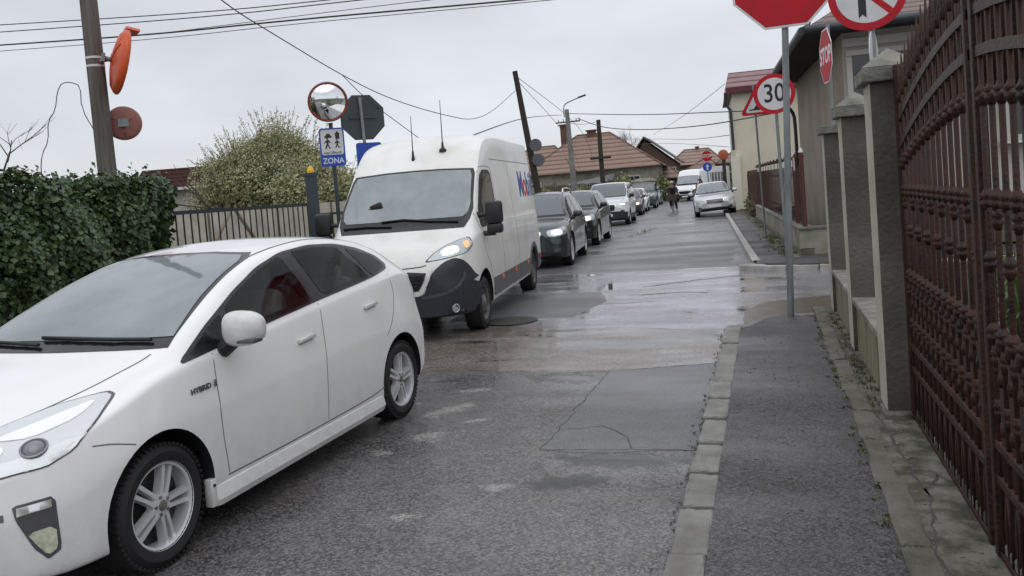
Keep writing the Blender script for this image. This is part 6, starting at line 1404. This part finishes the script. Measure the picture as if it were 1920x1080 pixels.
# yard fences and hedges before the far houses
yardm = mat('yard_boards', (.10, .085, .06), .9, col2=(.05, .045, .035), scale=6, stretch=(8, 1, 1))
t = thing('board_fence', 'weathered brown board fence running in front of the far tiled houses', 'fence', (-16.5, 72, 0), R(4))
b = BM(); box(b, (0, .06, .95), (16, .05, .1)); link('rail', b, yardm, t)
for k in range(80): b = BM(); box(b, (-8 + k * .2, 0, .9 + .04 * math.sin(k)), (.16, .04, 2.5)); link('board', b, yardm, t)
def shrub(label, x, y, h, r, wts, n=2500, s_=.12): return crown(label, (x, y, 0), [(0, 0, h * .55, r, r, h * .5), (r * .5, 0, h * .5, r * .7, r * .7, h * .42)], n, s_, wts, name='garden_shrub', cat='shrub', twigs=4, trunkh=h * .4, tw=.4)
dk = lambda cl, low, r: (.05, .8, 2.0 + cl, .35)
for i, (x, y, h, r) in enumerate([(-14.0, 66, 1.9, 1.2), (-18.5, 69, 2.2, 1.6), (-10.9, 68, 2.5, 1.1), (-9.4, 79, 2.4, 1.3), (-7.9, 87, 2.6, 1.2), (-2.3, 88, 3.4, 1.1)]):
    shrub(['olive green shrub in front of the far tiled house', 'wide green shrub left of the lamp post by the board fence', 'tall dull green shrub behind the pale passenger van', 'dark shrub beside the dark brick house', 'bushy green shrub behind the far white van', 'dark green bush behind the far orange mirror'][i], x, y, h, r, dk)
b = BM(); box(b, (0, 0, 1.9), (4.2, .1, .5), Matrix.Rotation(R(-8), 3, 'Y')); tag(link('tarpaulin', b, mat('tarp_grey', (.30, .31, .33), .6, bump=.4, bscale=4), loc=(-14.6, 74, .4)), 'pale grey sheet hanging below the eaves of the far tiled house', 'tarpaulin')
# distant tree line
tb = BM()
for _ in range(9000):
    x = rnd.uniform(-75, 45); z = abs(rnd.gauss(0, 1.5)) + 1.1 * math.sin(x * .2) * math.sin(x * .53) + 1.3; leaf(tb, Vector((x, 190 + rnd.uniform(0, 10), max(.1, z))), Vector((rnd.gauss(0, 1), -1, rnd.gauss(0, 1))), 1.1, rnd.choice((0, 0, 1)))
tag(link('distant_trees', tb, [mat('far_tree', (.07, .08, .055), .9), mat('far_tree_b', (.11, .11, .09), .9)]), 'far grey-green tree line on the horizon', 'trees', kind='stuff')

# ================================================================== people
skin = mat('skin', (.42, .26, .19), .6); navy = mat('navy_jacket', (.018, .022, .035), .8); greysh = mat('grey_shirt', (.16, .17, .19), .85); jeans = mat('dark_trousers', (.02, .022, .03), .85); shoe = mat('pale_shoe', (.35, .34, .33), .6); capm = mat('pale_cap', (.50, .47, .40), .8); brownj = mat('brown_jacket', (.10, .055, .035), .85); hairm = mat('brown_hair', (.07, .035, .022), .8)
def skin_body(name, verts, edges, root=0, m=skin, parent=None, loc=None, sub=2):
    me = bpy.data.meshes.new(name); me.from_pydata([v[:3] for v in verts], edges, []); o = bpy.data.objects.new(name, me); S.collection.objects.link(o)
    sm = o.modifiers.new('s', 'SKIN'); sm.use_smooth_shade = True
    for i, v in enumerate(verts): me.skin_vertices[0].data[i].radius = (v[3], v[4] if len(v) > 4 else v[3]); me.skin_vertices[0].data[i].use_root = i == root
    sb = o.modifiers.new('u', 'SUBSURF'); sb.levels = sb.render_levels = sub
    bpy.context.view_layer.update(); m2 = bpy.data.meshes.new_from_object(o.evaluated_get(bpy.context.evaluated_depsgraph_get())); o.modifiers.clear(); o.data = m2; bpy.data.meshes.remove(me)
    m2.materials.clear(); m2.materials.append(m)
    for p in m2.polygons: p.use_smooth = True
    if parent: o.parent = parent
    if loc is not None: o.location = loc
    return o
def head(parent, c, r=.105, yaw=0.):
    pass
def person(label, loc, rz, pose, coat, legs, hat, group=None):
    t = thing('person', label, 'person', loc, rz, group)
    J = pose; V = [J['pelvis'], J['waist'], J['chest'], J['neck'], J['jaw'], J['head'], J['crown']]; Ed = [(0, 1), (1, 2), (2, 3), (3, 4), (4, 5), (5, 6)]
    for sd_ in ('l', 'r'):
        i = len(V); V += [J['sh' + sd_], J['el' + sd_], J['wr' + sd_], J['ha' + sd_]]; Ed += [(2, i), (i, i + 1), (i + 1, i + 2), (i + 2, i + 3)]
        j = len(V); V += [J['hp' + sd_], J['kn' + sd_], J['an' + sd_], J['to' + sd_]]; Ed += [(0, j), (j, j + 1), (j + 1, j + 2), (j + 2, j + 3)]
        h = Vector(J['ha' + sd_][:3]); w_ = Vector(J['wr' + sd_][:3]); d = (h - w_).normalized(); sdv = d.cross(Vector((0, 0, 1))).normalized()
        for k in range(4):
            n = len(V); p = h + sdv * (.024 * (k - 1.5)); q = p + d * .04 + Vector((0, 0, -.01)); r = q + d * .012 + Vector((0, 0, -.03)); V += [(*p, .009), (*q, .008), (*r, .007)]; Ed += [(i + 3, n), (n, n + 1), (n + 1, n + 2)]
        n = len(V); p = h - d * .03 + sdv * .04; q = p + d * .03 + Vector((0, 0, -.02)); V += [(*p, .010), (*q, .008)]; Ed += [(i + 3, n), (n, n + 1)]
    body = skin_body('body', V, Ed, 0, skin, t)
    hd = Vector(J['head'][:3])
    b = BM(); lathe(b, [(.012, 0), (.017, .004), (.012, .012)], 8, 'Y', c=hd + Vector((0, -.105, -.02))); link('nose', b, skin, t, smooth=True)
    for sx_ in (-1, 1):
        b = BM(); lathe(b, [(.010, -.098), (.010, -.088)], 8, 'Y', c=hd + Vector((sx_ * .033, .0, .015))); link('eye', b, sblack, t)
    def grown(name, keys, extra, m):
        W_ = []; E2 = []; ix = {}
        for k in keys: ix[k] = len(W_); v = J[k]; W_.append((v[0], v[1], v[2], v[3] * extra, (v[4] if len(v) > 4 else v[3]) * extra))
        return W_, ix
    W_, ix = grown('jacket', ['pelvis', 'waist', 'chest', 'neck', 'shl', 'ell', 'wrl', 'shr', 'elr', 'wrr'], 1.16, coat)
    skin_body('jacket', [W_[0]] + W_[1:], [(0, 1), (1, 2), (2, 3), (2, 4), (4, 5), (5, 6), (2, 7), (7, 8), (8, 9)], 0, coat, t)
    W_, ix = grown('trousers', ['pelvis', 'hpl', 'knl', 'anl', 'hpr', 'knr', 'anr'], 1.15, legs)
    skin_body('trousers', W_, [(0, 1), (1, 2), (2, 3), (0, 4), (4, 5), (5, 6)], 0, legs, t)
    for sd_ in 'lr':
        a = Vector(J['an' + sd_][:3]); q = Vector(J['to' + sd_][:3]); b = BM(); tube(b, [a + (a - q) * .3 + Vector((0, 0, -.05)), a.lerp(q, .5) + Vector((0, 0, -.03)), q + (q - a) * .15], [.05, .055, .035], 8); link('shoe', b, shoe, t, smooth=True)
    b = BM(); bmesh.ops.create_icosphere(b, subdivisions=3, radius=1)
    for v in b.verts: v.co = Vector((v.co.x * .103, v.co.y * .118 + .01, max(v.co.z, -.25) * .10 + .045)) + hd
    if hat is capm: box(b, hd + Vector((0, -.14, .045)), (.15, .10, .015), bev=.005)
    link('cap' if hat is capm else 'hair', b, hat, t, smooth=True); return t
cyc = dict(pelvis=(0, .25, .92, .15, .12), waist=(0, .16, 1.10, .15, .11), chest=(0, .02, 1.34, .18, .12), neck=(0, -.06, 1.50, .055), jaw=(0, -.10, 1.55, .065), head=(0, -.11, 1.63, .085, .095), crown=(0, -.10, 1.70, .07),
           shl=(-.21, -.0, 1.38, .065), ell=(-.30, -.20, 1.16, .05), wrl=(-.27, -.42, 1.04, .035), hal=(-.27, -.50, 1.02, .035), shr=(.21, -.0, 1.38, .065), elr=(.30, -.20, 1.16, .05), wrr=(.27, -.42, 1.04, .035), har=(.27, -.50, 1.02, .035),
           hpl=(-.11, .23, .86, .10), knl=(-.14, -.12, .66, .075), anl=(-.13, .02, .30, .05), tol=(-.13, -.16, .26, .04), hpr=(.11, .23, .86, .10), knr=(.16, -.0, .52, .075), anr=(.20, .0, .12, .05), tor=(.22, -.15, .06, .04))
person('cyclist in a dark open jacket, grey shirt and pale cap, riding toward the camera', (-5.0, 48.9, 0), R(2), cyc, navy, jeans, capm)
t = thing('bicycle', 'dark bicycle with a brown crate over the front wheel, under the cyclist', 'bicycle', (-5.0, 48.9, 0), R(2))
for yy in (-.60, .48):
    b = BM(); lathe(b, [(.31, -.018), (.335, -.012), (.335, .012), (.31, .018)], 32, 'X', c=(0, yy, .335), close=True); wh = link('wheel', b, rubber, t, smooth=True)
    b = BM(); lathe(b, [(.30, -.012), (.312, -.012), (.312, .012), (.30, .012)], 32, 'X', c=(0, yy, .335), close=True); link('rim', b, alloy, wh)
    for k in range(12): a = k * .5236; b = BM(); tube(b, [(0, yy, .335), (0, yy + .3 * math.cos(a), .335 + .3 * math.sin(a))], .003, 4); link('spoke', b, alloy, wh)
b = BM()
for p in ([(0, -.60, .335), (0, -.46, .95)], [(0, -.48, .85), (0, .02, .30)], [(0, -.47, .88), (0, .12, .82)], [(0, .02, .30), (0, .14, .88)], [(0, .02, .30), (0, .48, .335)], [(0, .48, .335), (0, .13, .80)]): tube(b, p, .018, 6)
link('frame', b, black_gloss, t)
b = BM(); tube(b, [(-.29, -.46, 1.02), (-.15, -.52, 1.0), (.15, -.52, 1.0), (.29, -.46, 1.02)], .014, 6); link('handlebar', b, black_gloss, t)
b = BM(); box(b, (0, .2, .885), (.16, .26, .06), bev=.02); link('saddle', b, black_gloss, t)
tag(link('crate', (lambda b: (box(b, (0, 0, 0), (.56, .36, .26)), b)[1])(BM()), mat('crate_brown', (.085, .055, .042), .8, col2=(.05, .033, .025), scale=8, stretch=(1, 1, 6)), loc=(-5.0, 48.2, .80)), 'brown crate carried over the front wheel of the bicycle', 'crate')
std = dict(pelvis=(0, .02, .92, .15, .12), waist=(0, .0, 1.10, .15, .11), chest=(0, .0, 1.36, .18, .12), neck=(0, .0, 1.52, .055), jaw=(0, -.03, 1.57, .065), head=(0, -.03, 1.65, .085, .095), crown=(0, -.02, 1.72, .07),
           shl=(-.2, 0, 1.40, .065), ell=(-.26, .03, 1.12, .05), wrl=(-.26, -.05, .88, .035), hal=(-.26, -.07, .80, .035), shr=(.2, 0, 1.40, .065), elr=(.26, .03, 1.12, .05), wrr=(.26, -.05, .88, .035), har=(.26, -.07, .80, .035),
           hpl=(-.10, .02, .86, .10), knl=(-.11, -.05, .48, .075), anl=(-.11, .03, .10, .05), tol=(-.12, -.12, .04, .04), hpr=(.10, .02, .86, .10), knr=(.11, .06, .48, .075), anr=(.11, .12, .10, .05), tor=(.12, -.02, .04, .04))
person('person with brown hair and brown jacket walking behind the parked silver saloon', (-3.75, 53.5, .0), R(10), std, brownj, jeans, hairm)
